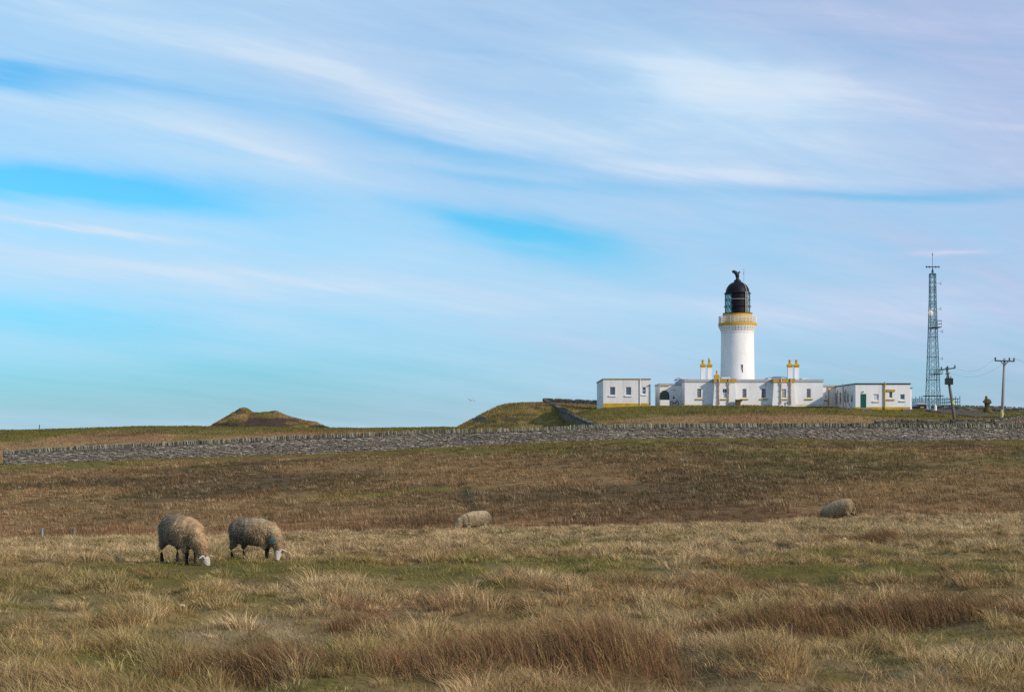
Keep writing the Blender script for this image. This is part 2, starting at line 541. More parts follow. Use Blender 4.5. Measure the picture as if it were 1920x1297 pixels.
BLOBS = [
    (20, 168, 170, 18, .08, -.66), (330, 190, 200, 14, .14, -.08), (160, 362, 330, 26, .04, -.92), (640, 250, 230, 12, .20, -.10),
    (960, 430, 170, 32, .24, -.78), (880, 275, 240, 18, .22, -.36), (1660, 372, 300, 13, .03, -.42), (300, 395, 300, 18, .05, -.30),
    (1020, 345, 260, 12, .12, -.22), (60, 600, 330, 42, .06, -.42), (150, 720, 700, 75, .0, -.62), (900, 770, 900, 34, .0, -.12), (1100, 520, 260, 40, .1, -.14), (1820, 720, 400, 60, .0, -.16),
    (1330, 150, 230, 42, .16, .34), (760, 170, 330, 38, .30, .22), (1270, 325, 200, 26, .06, .26), (180, 445, 220, 9, .10, .26),
    (520, 285, 300, 24, .25, .18), (250, 520, 420, 30, .05, .20), (900, 560, 480, 50, .05, .18), (1765, 492, 75, 7, -.01, .25),
    (1600, 230, 330, 70, .1, .20), (200, 60, 330, 40, .22, .14), (1500, 590, 500, 40, .0, .12),
]
cov = mth('ADD', .745, mth('MULTIPLY', mth('SUBTRACT', n1, .5), .34))
cov = mth('ADD', cov, mth('MULTIPLY', mth('SUBTRACT', n2, .5), .50))
cov = mth('ADD', cov, mth('MULTIPLY', mth('SUBTRACT', n3, .5), .46))
cov = mth('ADD', cov, mth('MULTIPLY', mth('SUBTRACT', n4, .5), .24))
for bl in BLOBS:
    cov = mth('ADD', cov, blob(*bl))
thick = cov
cov = mth('MULTIPLY', cov, 1.0, clamp=True)
tint = mixc(mth('MULTIPLY', mth('SUBTRACT', el, .015), 9.0, clamp=True), (.34, .66, 1.0), (.38, 1.08, 1.30))
blue = mixc(1.0, sky.outputs[0], tint, 'MULTIPLY')
# cloud tint: blue-white in the middle, mauve towards the sun side and overhead
mauve = mth('ADD', mth('MULTIPLY', azw, 1.9), mth('MULTIPLY', elw, 1.6))
mauve = mth('ADD', mauve, mth('MULTIPLY', mth('SUBTRACT', n1, .5), 1.4))
mauve = mth('ADD', mth('ADD', mauve, .05), blob(1330, 200, 330, 120, .1, -.5), clamp=True)
ccol = mixc(mauve, sc(sl(177, 205, 228)), sc(sl(176, 185, 214)))
bm = nt.nodes.new('ShaderNodeMapRange'); bm.interpolation_type = 'SMOOTHERSTEP'; L(thick, bm.inputs['Value'])
bm.inputs['From Min'].default_value = .70; bm.inputs['From Max'].default_value = 1.45
bright = bm.outputs[0]
ccol = mixc(bright, ccol, sc(sl(204, 215, 226)))
skyc = mixc(mth('POWER', cov, 1.15), blue, ccol)
L(skyc, bg.inputs['Color'])

vs = scene.view_settings
scene.display_settings.display_device = 'sRGB'
vs.view_transform = 'Standard'; vs.look = 'None'; vs.exposure = .28; vs.gamma = 1; vs.use_curve_mapping = False
scene.cycles.use_denoising = False
scene.cycles.max_bounces = 6
scene.cycles.transparent_max_bounces = 8

# ------------------------------------------------------------------ ground colours
C_STRAW = np.array((.345, .25, .105)); C_PALE = np.array((.47, .35, .195)); C_RUST = np.array((.22, .115, .058))
C_GREEN = np.array((.185, .158, .038)); C_DARK = np.array((.075, .056, .030)); C_OLIVE = np.array((.175, .155, .044)); C_TAN = np.array((.30, .19, .088))


def lerp(a, b, t):
    return a + (b - a) * t[..., None]


def pix(x, y, z=None):
    """photograph column and row of a ground point."""
    if z is None:
        z = GZ(x, y)
    yy = np.maximum(y, 1.0)
    return 960 + F * x / yy, HY - F * (z - EYE) / yy


# patches: world ellipses (centre column, depth, half width m, half depth m)
def ell(x, y, px, d, hw, hd, soft=.5):
    q = np.hypot((x - X(px, d)) / hw, (y - d) / hd) + .55 * (fbm(x * .9, y * .9, 91, 3) - .5)
    return 1 - sstep(1 - soft, 1 + soft, q)


# column, depth, half width, half depth, height of the rushes
RUSTP = [(480, 11.5, .62, .55, .36), (960, 11.6, .75, .7, .40), (1150, 12.2, .62, 1.1, .44), (800, 11.3, .45, .4, .36), (1590, 14.9, .8, .9, .30), (1770, 15.0, .9, .8, .30), (1430, 14.2, .7, .5, .24),
         (1580, 30.5, 1.0, 1.0, .30), (1690, 30.5, 1.5, 1.1, .30), (290, 21.8, .30, .30, .20), (1850, 29, 1.3, .9, .22), (1330, 19.5, .9, .6, .18), (690, 14.6, .4, .5, .22)]
GREENP = [(150, 11.6, .42, .75), (1640, 21.4, 2.0, 1.2), (1780, 20.5, 1.0, .8), (1260, 36, 1.6, 2.0), (820, 18.6, 1.0, .7), (1590, 11.4, .25, .3),
          (60, 17.0, .5, .8), (320, 11.0, .3, .35), (1100, 31, 2, 1.0), (1530, 26, 2.0, .8), (880, 14.6, .35, .35), (345, 24.2, .75, 1.5), (440, 25.0, .30, 1.3), (1250, 15.5, .6, .4), (420, 17.5, .7, .5)]


def green_band(x, y):
    """the closely grazed strip in front of the two sheep."""
    px = 960 + F * x / np.maximum(y, 3)
    n = 2.6 * (fbm(x * .55, y * .5, 93, 4) - .5)
    return sstep(40, 180, px) * (1 - sstep(1120, 1330, px)) * sstep(19.4, 20.4, y + n) * (1 - sstep(24.6, 25.8, y + n))


def ditch(x, y):
    """0..1 inside the narrow dark gully on the moor."""
    px = 960 + F * x / np.maximum(y, 3)
    c = np.interp(y, [66, 72, 78, 84, 90, 96], [892, 880, 868, 862, 856, 850]) + 9 * (fbm(y * .25, y * 0, 95, 2) - .5)
    return (1 - sstep(.12, .62, np.abs(px - c) / F * y)) * sstep(66, 69, y) * (1 - sstep(88, 95, y))


def patches(x, y, lst):
    m = np.zeros_like(x)
    for p in lst:
        m = np.maximum(m, ell(x, y, *p[:4]))
    return m


def zone_colour(x, y):
    """true colour of the vegetation at a ground point."""
    z = GZ(x, y)
    n1 = fbm(x * .30, y * .22, 21, 4); n2 = fbm(x * .8, y * .5, 22, 4); n3 = fbm(x * .12, y * .06, 23, 3); n4 = fbm(x * 2.1, y * 1.4, 24, 3)
    # near pasture
    c = lerp(C_STRAW + np.zeros(x.shape + (3,)), C_PALE + 0 * x[..., None], sstep(.45, .7, n2))
    c = lerp(c, C_TAN + 0 * x[..., None], sstep(.42, .62, n1) * .75)
    c = lerp(c, C_RUST + 0 * x[..., None], sstep(.60, .74, n2 * .5 + n4 * .5) * .7)
    c = lerp(c, C_OLIVE + 0 * x[..., None], sstep(.56, .68, fbm(x * .5, y * .25, 31, 4)) * .75)
    c = lerp(c, C_RUST * 1.0 + 0 * x[..., None], patches(x, y, RUSTP) * .9)
    c = lerp(c, C_GREEN + 0 * x[..., None], np.maximum(patches(x, y, GREENP), green_band(x, y) * .85) * .9)
    # moor up to the wall
    m = lerp(np.array((.190, .124, .058)) + 0 * x[..., None], C_TAN * .88 + 0 * x[..., None], sstep(.36, .60, n1) * .85)
    m = lerp(m, C_DARK + 0 * x[..., None], sstep(.50, .64, fbm(x * .10, y * .10, 41, 5)) * .72)
    m = lerp(m, C_OLIVE * .85 + 0 * x[..., None], sstep(.45, .65, fbm(x * .09, y * .07, 43, 4)) * sstep(75, 112, y) * .85)
    m = lerp(m, C_GREEN * .85 + 0 * x[..., None], sstep(117, 124, y + 6 * (n1 - .5)) * .8)
    m = lerp(m, C_GREEN + 0 * x[..., None], ell(x, y, 730, 84, 5.0, 1.6) * .8)
    m = lerp(m, C_DARK * 1.15 + 0 * x[..., None], np.maximum(ell(x, y, 1430, 99, 15, 6) * .40, ell(x, y, 1150, 106, 8, 4) * .4))
    m = lerp(m, C_DARK * .8 + 0 * x[..., None], ditch(x, y) * .32)
    m = lerp(m, C_RUST * .9 + np.array((.03, .008, .0)) + 0 * x[..., None], (1 - sstep(62, 76, y)) * .42)
    c = lerp(c, m, sstep(50, 54, y))
    # beyond the wall
    px = 960 + F * x / np.maximum(y, 3)
    g = lerp(C_TAN * 1.05 + 0 * x[..., None], np.array((.145, .125, .030)) + 0 * x[..., None], sstep(.36, .56, fbm(x * .12, y * .09, 51, 4) * .5 + .5 * sstep(145, 200, y)))
    g = lerp(g, C_RUST * 1.25 + 0 * x[..., None], sstep(.50, .64, fbm(x * .09, y * .06, 53, 4)) * .6 * (1 - sstep(165, 195, y)))
    g = lerp(g, C_DARK * 1.1 + 0 * x[..., None], sstep(.58, .7, fbm(x * .3, y * .14, 55, 4)) * .5)
    c = lerp(c, g, sstep(126, 130, y))
    return c * (.86 + .28 * n4)[..., None]


# ------------------------------------------------------------------ ground sheet
def make_ground():
    th = np.concatenate([np.arange(-180, -22, 3.0), np.arange(-22, 22.01, .1), np.arange(25, 180, 3.0)])
    th = np.radians(th)
    r = .8 * 1.0175 ** np.arange(0, 412)
    R, T = np.meshgrid(r, th, indexing='ij')
    x = R * np.sin(T); y = R * np.cos(T)
    z = GZ(x, y)
    c = zone_colour(x, y) * np.where(y < 54, .55, .78)[..., None]
    nr, na = R.shape
    v = np.stack([x, y, z], -1).reshape(-1, 3)
    v = np.vstack([v, [[0, 0, 0]]])
    cols = np.ones((len(v), 4), np.float32); cols[:-1, :3] = c.reshape(-1, 3); cols[-1, :3] = C_STRAW
    i = np.arange(nr - 1)[:, None] * na; k = np.arange(na)[None, :]; k2 = (k + 1) % na
    q = np.stack([i + k, i + k2, i + na + k2, i + na + k], -1).reshape(-1, 4)[:, ::-1]
    tri = [(len(v) - 1, (kk + 1) % na, kk) for kk in range(na)]
    me = bpy.data.meshes.new('ground')
    me.from_pydata(v.tolist(), [], q.tolist() + tri)
    a = me.color_attributes.new('Col', 'FLOAT_COLOR', 'POINT'); a.data.foreach_set('color', cols.ravel())
    me.polygons.foreach_set('use_smooth', [True] * len(me.polygons))
    me.materials.append(M['ground'])
    o = bpy.data.objects.new('ground', me); COL.objects.link(o); o['kind'] = 'structure'
    return o


make_ground()

# sea far below the cliffs
mb = MB(); mb.lathe(0, 0, [(9000, -42.0), (3000, -41.5), (900, -41), (200, -41), (0.0, -41)][::-1], 96, cap=False)
seam = mat('sea_water', (.03, .10, .14), .25, .02, .3, .4, .1, spec=.5)
o = mb.build('sea', seam); o['kind'] = 'structure'


# ------------------------------------------------------------------ grass
def blades_mesh(name, bx, by, bz, h, lx, ly, w, ang, col, droop=None, label=None):
    n = len(bx)
    if droop is None:
        droop = np.zeros(n)
    wx = np.cos(ang) * w * .5; wy = np.sin(ang) * w * .5
    v = np.empty((n, 5, 3), np.float32)
    v[:, 0] = np.stack([bx - wx, by - wy, bz], -1); v[:, 1] = np.stack([bx + wx, by + wy, bz], -1)
    mx = bx + lx * .36; my = by + ly * .36; mz = bz + h * .58
    v[:, 2] = np.stack([mx + wx * .8, my + wy * .8, mz], -1); v[:, 3] = np.stack([mx - wx * .8, my - wy * .8, mz], -1)
    v[:, 4] = np.stack([bx + lx, by + ly, bz + h * (1 - droop)], -1)
    me = bpy.data.meshes.new(name)
    me.vertices.add(n * 5); me.vertices.foreach_set('co', v.ravel())
    base = (np.arange(n) * 5)[:, None]
    lp = np.concatenate([base + np.array([[0, 1, 2, 3]]), base + np.array([[3, 2, 4]])], 1)
    me.loops.add(n * 7); me.loops.foreach_set('vertex_index', lp.ravel().astype(np.int32))
    st = np.stack([np.arange(n) * 7, np.arange(n) * 7 + 4], -1).ravel().astype(np.int32)
    me.polygons.add(n * 2); me.polygons.foreach_set('loop_start', st)
    me.update(calc_edges=True)
    a = me.color_attributes.new('Col', 'FLOAT_COLOR', 'POINT')
    c = np.ones((n, 5, 4), np.float32); c[:, :, :3] = col[:, None, :]
    a.data.foreach_set('color', c.ravel())
    me.materials.append(M['blade'])
    o = bpy.data.objects.new(name, me); COL.objects.link(o); o['kind'] = 'stuff'
    if label:
        o['label'] = label
    return o


def fan_sample(n, d0, d1, power, margin=1.12, extra=0.0):
    """ground points across the view and extra metres to each side; density per square metre falls as d**-power."""
    g = np.linspace(d0, d1, 600)
    old = g ** -power * g * 1920 * margin / F * .5
    new = old + g ** -power * extra
    n = int(n * new.sum() / old.sum())
    cdf = np.cumsum(new); cdf = (cdf - cdf[0]) / (cdf[-1] - cdf[0])
    d = np.interp(RNG.random(n), cdf, g)
    hw = d * 1920 * margin / F * .5 + extra
    return (RNG.random(n) * 2 - 1) * hw, d


SHEEP_SPOTS = []


def make_grass():
    out = []
    # tussocks of the near pasture
    n = 22000
    tx, ty = fan_sample(n, 8.2, 53, .9, 1.06, 2.8)
    n = len(tx)
    gp = np.maximum(patches(tx, ty, GREENP), green_band(tx, ty)); rp = patches(tx, ty, RUSTP)
    clump = hummock(tx, ty)
    far = sstep(25, 29, ty)
    keep = RNG.random(n) < np.clip((.20 + .85 * sstep(.42, .60, clump) + .22 * far) * (1 - .95 * gp) * (1 - .5 * rp), 0, 1)
    # nothing tall directly before the two nearest sheep
    pxt = 960 + F * tx / ty
    keep &= ~((pxt > 286) & (pxt < 402) & (ty > 21.6) & (ty < 26.2)) & ~((pxt > 424) & (pxt < 545) & (ty > 23.0) & (ty < 27.0))
    tx, ty, gp, rp, clump = tx[keep], ty[keep], gp[keep], rp[keep], clump[keep]
    # a few tussocks stand in front of the second sheep's forelegs
    ex = np.array([(486, 25.0), (500, 25.1), (472, 25.15), (880, 49.2), (905, 49.3), (1560, 47.8), (1588, 47.6), (1602, 48.0), (590, 21.0), (615, 21.2), (283, 21.9), (296, 21.7), (180, 12.6), (205, 12.7), (240, 12.4), (270, 12.2)])
    tx = np.append(tx, X(ex[:, 0], ex[:, 1])); ty = np.append(ty, ex[:, 1])
    gp = np.append(gp, np.zeros(len(ex))); rp = np.append(rp, np.zeros(len(ex))); clump = np.append(clump, np.full(len(ex), .6))
    n = len(tx)
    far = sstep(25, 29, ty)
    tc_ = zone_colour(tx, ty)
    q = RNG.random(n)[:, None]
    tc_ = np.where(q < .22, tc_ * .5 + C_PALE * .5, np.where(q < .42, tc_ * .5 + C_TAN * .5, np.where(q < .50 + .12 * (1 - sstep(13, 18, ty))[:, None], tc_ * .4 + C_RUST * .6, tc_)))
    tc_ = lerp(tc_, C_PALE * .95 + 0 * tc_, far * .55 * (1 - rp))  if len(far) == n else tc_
    tc_ = tc_ * 1.36 * (.70 + .60 * RNG.random(n) ** .8)[:, None]
    size = (.42 + .62 * RNG.random(n) ** 2.0) * (.68 + .62 * sstep(.40, .66, clump))
    k = 76
    rad = (.06 + .08 * RNG.random(n)) * size
    hh = (.15 + .10 * RNG.random(n)) * size
    ldir = RNG.normal(2.9, 1.1, n)          # the wind has combed most of it one way
    lam = RNG.random(n) * .40 + .05
    idx = np.repeat(np.arange(n), k)
    m = len(idx)
    a = RNG.random(m) * 2 * PI; rr = np.sqrt(RNG.random(m))
    bx = tx[idx] + np.cos(a) * rr * rad[idx] * 1.25; by = ty[idx] + np.sin(a) * rr * rad[idx]
    h = hh[idx] * (.5 + .65 * RNG.random(m)) * (1 - .25 * rr ** 2)
    spread = .15 + rr * (.55 + .75 * RNG.random(m))
    lx = h * (np.cos(a) * spread + np.cos(ldir[idx]) * lam[idx]) + RNG.normal(0, .18, m) * h
    ly = h * (np.sin(a) * spread + np.sin(ldir[idx]) * lam[idx]) + RNG.normal(0, .18, m) * h
    dr = np.clip(spread * .42 * RNG.random(m), 0, .5)
    w = (.0013 + .00022 * by) * (.6 + .8 * RNG.random(m))
    c = tc_[idx] * (.66 + .66 * RNG.random(m))[:, None]
    pale = RNG.random(m) < .10
    c[pale] = C_PALE * (.8 + .45 * RNG.random(pale.sum()))[:, None]
    brown = RNG.random(m) < .10
    c[brown] = C_RUST * (.6 + .7 * RNG.random(brown.sum()))[:, None]
    out.append((bx, by, GZ(bx, by) - .02, h, lx, ly, w, RNG.random(m) * PI, c, dr))
    # sward between the tussocks
    m = 400000
    bx, by = fan_sample(m, 7.8, 54, .95, 1.06, 2.8)
    m = len(bx)
    c = zone_colour(bx, by)
    gp = np.maximum(patches(bx, by, GREENP), green_band(bx, by))
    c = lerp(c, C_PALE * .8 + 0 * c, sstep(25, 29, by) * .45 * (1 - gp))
    pxt = 960 + F * bx / by
    short = (pxt > 286) & (pxt < 545) & (by > 21.6) & (by < 26.4)
    hk = hummock(bx, by)
    c = c * ((.46 + .62 * RNG.random(m)) * (1 + .30 * gp))[:, None]
    lowg = (1 - sstep(.40, .52, hk)) * (1 - .6 * gp)
    c = lerp(c, C_OLIVE * .62 + 0 * c, lowg * .45)
    gr = RNG.random(m) < .26
    c[gr] = C_OLIVE * (.55 + .75 * RNG.random(gr.sum()))[:, None]
    h = (.03 + .11 * RNG.random(m) * (.40 + 1.1 * sstep(.40, .62, hk))) * (1 - .5 * gp) * np.where(short, .6, 1)
    a = RNG.random(m) * 2 * PI; q = h * (.4 + .9 * RNG.random(m))
    flat = RNG.random(m) < .10            # dead blades lying on the sward
    q[flat] = .06 + .14 * RNG.random(flat.sum()); h[flat] = .03 + .05 * RNG.random(flat.sum())
    fp = flat & (RNG.random(m) < .6) & (gp < .5)
    c[fp] = C_PALE * (.7 + .4 * RNG.random(fp.sum()))[:, None]
    w = (.0018 + .00030 * by) * (.6 + .8 * RNG.random(m))
    out.append((bx, by, GZ(bx, by) - .01, h, np.cos(a) * q - .25 * h, np.sin(a) * q, w, RNG.random(m) * PI, c, .2 * RNG.random(m)))
    cat = [np.concatenate([o[i] for o in out]) for i in range(10)]
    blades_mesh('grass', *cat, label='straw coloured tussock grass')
    # stands of tall thin rushes
    out = []
    for (px, d, hw, hd, hgt) in RUSTP:
        nn = int(4200 * hw * hd * (12 / d) ** .9) + 200
        a = RNG.random(nn) * 2 * PI; r = np.sqrt(RNG.random(nn)) * (1 + .25 * RNG.normal(0, 1, nn))
        bx = X(px, d) + np.cos(a) * r * hw; by = d + np.sin(a) * r * hd
        kk = fbm(bx * 2.2, by * 2.2, 77, 3); s = kk > .40
        bx, by, r = bx[s], by[s], r[s]; m = len(bx)
        h = hgt * (.55 + .6 * RNG.random(m)) * (.7 + .9 * (kk[s] - .4)) * (1.1 - .35 * np.clip(r, 0, 1.5))
        dirn = 2.9 + 1.6 * (fbm(bx * 1.1, by * 1.1, 78, 2) - .5) + RNG.normal(0, .45, m); q = h * (.15 + .65 * RNG.random(m))
        c = np.where((RNG.random(m) < .72)[:, None], C_RUST * .95, C_STRAW * .9) * (.55 + .7 * RNG.random(m))[:, None]
        w = (.0015 + .00026 * by) * (.7 + .6 * RNG.random(m))
        out.append((bx, by, GZ(bx, by) - .02, h, np.cos(dirn) * q, np.sin(dirn) * q, w, RNG.random(m) * PI, c, .15 * RNG.random(m)))
    cat = [np.concatenate([o[i] for o in out]) for i in range(10)]
    blades_mesh('rushes', *cat, label='rust brown rushes')

    # heath on the moor below the wall
    n = 26000
    tx, ty = fan_sample(n, 53.5, 124.2, .5, 1.1, 3.0)
    n = len(tx)
    cl = fbm(tx * .25, ty * .2, 81, 4)
    keep = RNG.random(n) < .30 + .3 * (1 - sstep(66, 80, ty)) + .85 * sstep(.35, .6, cl)
    tx, ty = tx[keep], ty[keep]; n = len(tx)
    tc_ = zone_colour(tx, ty)
    k = 22; idx = np.repeat(np.arange(n), k); m = len(idx)
    size = .40 + 1.15 * RNG.random(n) ** 2.2
    tone = (.80 + .58 * RNG.random(n) ** 1.4)
    q = RNG.random(n)[:, None]
    tc_ = np.where(q < .14, tc_ * .45 + C_PALE * .5, np.where(q < .30, tc_ * .5 + C_RUST * .6, np.where(q < .42, tc_ * .5 + C_DARK * .5, tc_)))
    a = RNG.random(m) * 2 * PI; rr = np.sqrt(RNG.random(m))
    bx = tx[idx] + np.cos(a) * rr * .34 * size[idx]; by = ty[idx] + np.sin(a) * rr * .3 * size[idx]
    h = (.12 + .16 * RNG.random(m)) * size[idx] * (1 - .4 * rr ** 2) * (1 - .5 * sstep(112, 123, by))
    lx = h * (np.cos(a) * rr * .6 - .25 + RNG.normal(0, .15, m)); ly = h * np.sin(a) * rr * .6
    w = .00034 * by * (.6 + .8 * RNG.random(m))
    c = tc_[idx] * (.60 + .8 * RNG.random(m))[:, None] * tone[idx][:, None]
    s = (by < 124.3) & ((ditch(bx, by) < .5) | (RNG.random(m) < .6))
    blades_mesh('heath', bx[s], by[s], GZ(bx, by)[s] - .02, h[s], lx[s], ly[s], w[s], (RNG.random(m) * PI)[s], c[s], label='brown heath and rough grass')

    # rough turf beyond the wall
    m = 120000
    bx, by = fan_sample(m, 127, 214, .3, 1.14)
    m = len(bx)
    c = zone_colour(bx, by) * (.55 + .85 * RNG.random(m))[:, None]
    h = .06 + .15 * RNG.random(m) * (.4 + fbm(bx * .2, by * .2, 83, 3))
    a = RNG.random(m) * 2 * PI; q = h * .5
    px = 960 + F * bx / by
    s = ~((px > 1110) & (by > 200)) & ~((px > 1555) & (by > 196))
    # keep the turf off the track
    s &= ~((px > 1735) & (px < 1850) & (np.abs(by - np.interp(px, RX, RY)) < 2.2))
    w = .00045 * by * (.6 + .8 * RNG.random(m))
    blades_mesh('turf', *[q_[s] for q_ in (bx, by, GZ(bx, by) - .02, h, np.cos(a) * q, np.sin(a) * q, w, RNG.random(m) * PI, c)], label='short olive turf')


RX = np.array([1700, 1740, 1780, 1820, 1860, 1910, 2000]); RY = np.array([206, 200, 191, 184, 178, 175, 172.])
make_grass()

# ------------------------------------------------------------------ track
def make_road():
    mb = MB()
    pxs = np.linspace(1728, 1856, 50)
    ds = np.interp(pxs, RX, RY)
    prev = None
    c = [Vector((X(p, d), d, 0)) for p, d in zip(pxs, ds)]
    vs = []; fs = []
    for i, p in enumerate(c):
        t = (c[min(i + 1, len(c) - 1)] - c[max(i - 1, 0)]).normalized(); nrm = Vector((-t.y, t.x, 0))
        for s_ in (-1.9, -1.0, 0, 1.0, 1.9):
            q = p + nrm * s_; vs.append((q.x, q.y, gz(q.x, q.y) + .07))
    for i in range(len(c) - 1):
        for j in range(4):
            fs.append((i * 5 + j, i * 5 + j + 1, (i + 1) * 5 + j + 1, (i + 1) * 5 + j))
    mb.add(vs, [f[::-1] for f in fs])
    o = mb.build('road', M['asphalt'], smooth=True); o['kind'] = 'structure'


make_road()


# ------------------------------------------------------------------ hills
G_COL = {}


def hill(name, d, pts, base_py, back, front, patch=None, rock=None, n=140, amp=.5):
    """heightfield with the skyline pts (px, py) at depth d, falling towards the camera and behind."""
    pxs = np.array([p[0] for p in pts], float); pys = np.array([p[1] for p in pts], float)
    x0, x1 = X(pxs[0], d), X(pxs[-1], d)
    xs = np.linspace(x0, x1, 2 * n); ys = np.linspace(d - front, d + back, n)
    gx, gy = np.meshgrid(xs, ys, indexing='ij')
    top = EYE + (HY - np.interp(960 + F * gx / d, pxs, pys)) / F * d
    base = EYE + (HY - base_py) / F * d - 1.5
    t = np.where(gy < d, (gy - (d - front)) / front, 1 - (gy - d) / back)
    t = np.clip(t, 0, 1)
    prof = np.where(gy < d, np.sin(t * PI / 2) ** 1.15, t * t * (3 - 2 * t))
    z = base + (top - base) * prof
    z = z + amp * (fbm(gx * .22, gy * .22, 61, 5) - .5) * np.clip(1 - np.abs(gy - d) / front, .15, 1) * (t > 0) * np.clip(1.6 * np.abs(1 - t), .25, 1)
    nn = fbm(gx * .35, gy * .3, 63, 4)
    c = lerp(np.array((.155, .115, .034)) + 0 * gx[..., None], C_TAN * .85 + 0 * gx[..., None], sstep(.42, .62, nn) * .8)
    c = lerp(c, C_GREEN * .9 + 0 * gx[..., None], sstep(.5, .65, fbm(gx * .2, gy * .2, 65, 4)) * .6)
    c = lerp(c, C_DARK * .9 + 0 * gx[..., None], sstep(.56, .68, fbm(gx * .4, gy * .2, 67, 4)) * .6)
    py = HY - F * (z - EYE) / gy; px = 960 + F * gx / gy
    for (ax, ay, hw, hh_, colr, wt) in (patch or []):
        q = np.hypot((px - ax) / hw, (py - ay) / hh_) + .9 * (fbm(gx * .5, z * 1.2, 69, 4) - .5)
        c = lerp(c, np.array(colr) + 0 * gx[..., None], (1 - sstep(.75, 1.15, q)) * wt)
    c = c * (.8 + .4 * fbm(gx * 1.2, gy * 1.2, 68, 3))[..., None]
    G_COL[name] = c
    a, b = gx.shape
    v = np.stack([gx, gy, z], -1).reshape(-1, 3)
    i = np.arange(a - 1)[:, None] * b; k = np.arange(b - 1)[None, :]
    q = np.stack([i + k, i + b + k, i + b + k + 1, i + k + 1], -1).reshape(-1, 4)
    me = bpy.data.meshes.new(name); me.from_pydata(v.tolist(), [], q.tolist())
    at = me.color_attributes.new('Col', 'FLOAT_COLOR', 'POINT')
    cols = np.ones((len(v), 4), np.float32); cols[:, :3] = c.reshape(-1, 3); at.data.foreach_set('color', cols.ravel())
    me.polygons.foreach_set('use_smooth', [True] * len(me.polygons))
    me.materials.append(M['ground'])
    o = bpy.data.objects.new(name, me); COL.objects.link(o); o['kind'] = 'structure'
    return gx, gy, z


EARTH = (.050, .034, .029)
HEAD = hill('headland', 330, [(388, 806), (398, 798), (412, 790), (425, 782), (438, 775), (446, 768), (455, 765), (462, 765), (468, 768), (474, 773), (488, 774), (506, 773), (512, 771), (520, 771), (530, 775), (545, 781),
                              (570, 788), (592, 791), (605, 797), (616, 800), (624, 806)], 806, 14, 16,
            patch=[(505, 794, 66, 11, EARTH, .97), (545, 793, 15, 3, (.16, .12, .045), .9), (420, 798, 26, 5, (.035, .03, .022), .9), (592, 799, 18, 4, (.03, .026, .022), .9), (449, 772, 14, 5, (.035, .032, .02), .8), (605, 800, 12, 3, (.02, .02, .02), .9)], amp=1.0)
HILL = hill('hill', 256, [(850, 812), (864, 800), (878, 792), (892, 784), (905, 777), (917, 771), (924, 768), (936, 762), (952, 758), (980, 756), (1020, 755.5), (1060, 757), (1130, 762), (1180, 775)], 815, 40, 70,
            patch=[(900, 787, 16, 5, (.050, .046, .042), .8), (915, 791, 22, 4, (.06, .05, .03), .8), (958, 787, 16, 5, (.05, .04, .02), .8), (985, 778, 30, 2.5, (.06, .045, .025), .7), (1040, 775, 40, 14, (.15, .125, .03), .7)], amp=1.0)


def hill_turf(name, G, n, label):
    gx, gy, z = G
    x = gx[0, 0] + RNG.random(n) * (gx[-1, 0] - gx[0, 0]); y = gy[0, 0] + RNG.random(n) * (gy[0, -1] - gy[0, 0]) * .75
    i = np.clip(np.searchsorted(gx[:, 0], x), 1, gx.shape[0] - 1); j = np.clip(np.searchsorted(gy[0], y), 1, gx.shape[1] - 1)
    c = G_COL[name][i, j]
    k = (c.max(-1) > .085)
    x, y, c, zz = x[k], y[k], c[k], z[i, j][k]; n = len(x)
    h = (.10 + .28 * RNG.random(n)); a = RNG.random(n) * 2 * PI
    blades_mesh('turf', x, y, zz - .12, h, np.cos(a) * h * .5, np.sin(a) * h * .5, .00042 * y * (.6 + .8 * RNG.random(n)), RNG.random(n) * PI, c * (.5 + .95 * RNG.random(n))[:, None] * 1.15, None, label)


hill_turf('headland', HEAD, 16000, 'short turf on the headland')
hill_turf('hill', HILL, 34000, 'short turf on the hill')


def hz(G, x, y):
    gx, gy, z = G
    i = int(np.clip(np.searchsorted(gx[:, 0], x), 0, gx.shape[0] - 1)); j = int(np.clip(np.searchsorted(gy[0], y), 0, gx.shape[1] - 1))
    return float(z[i, j])


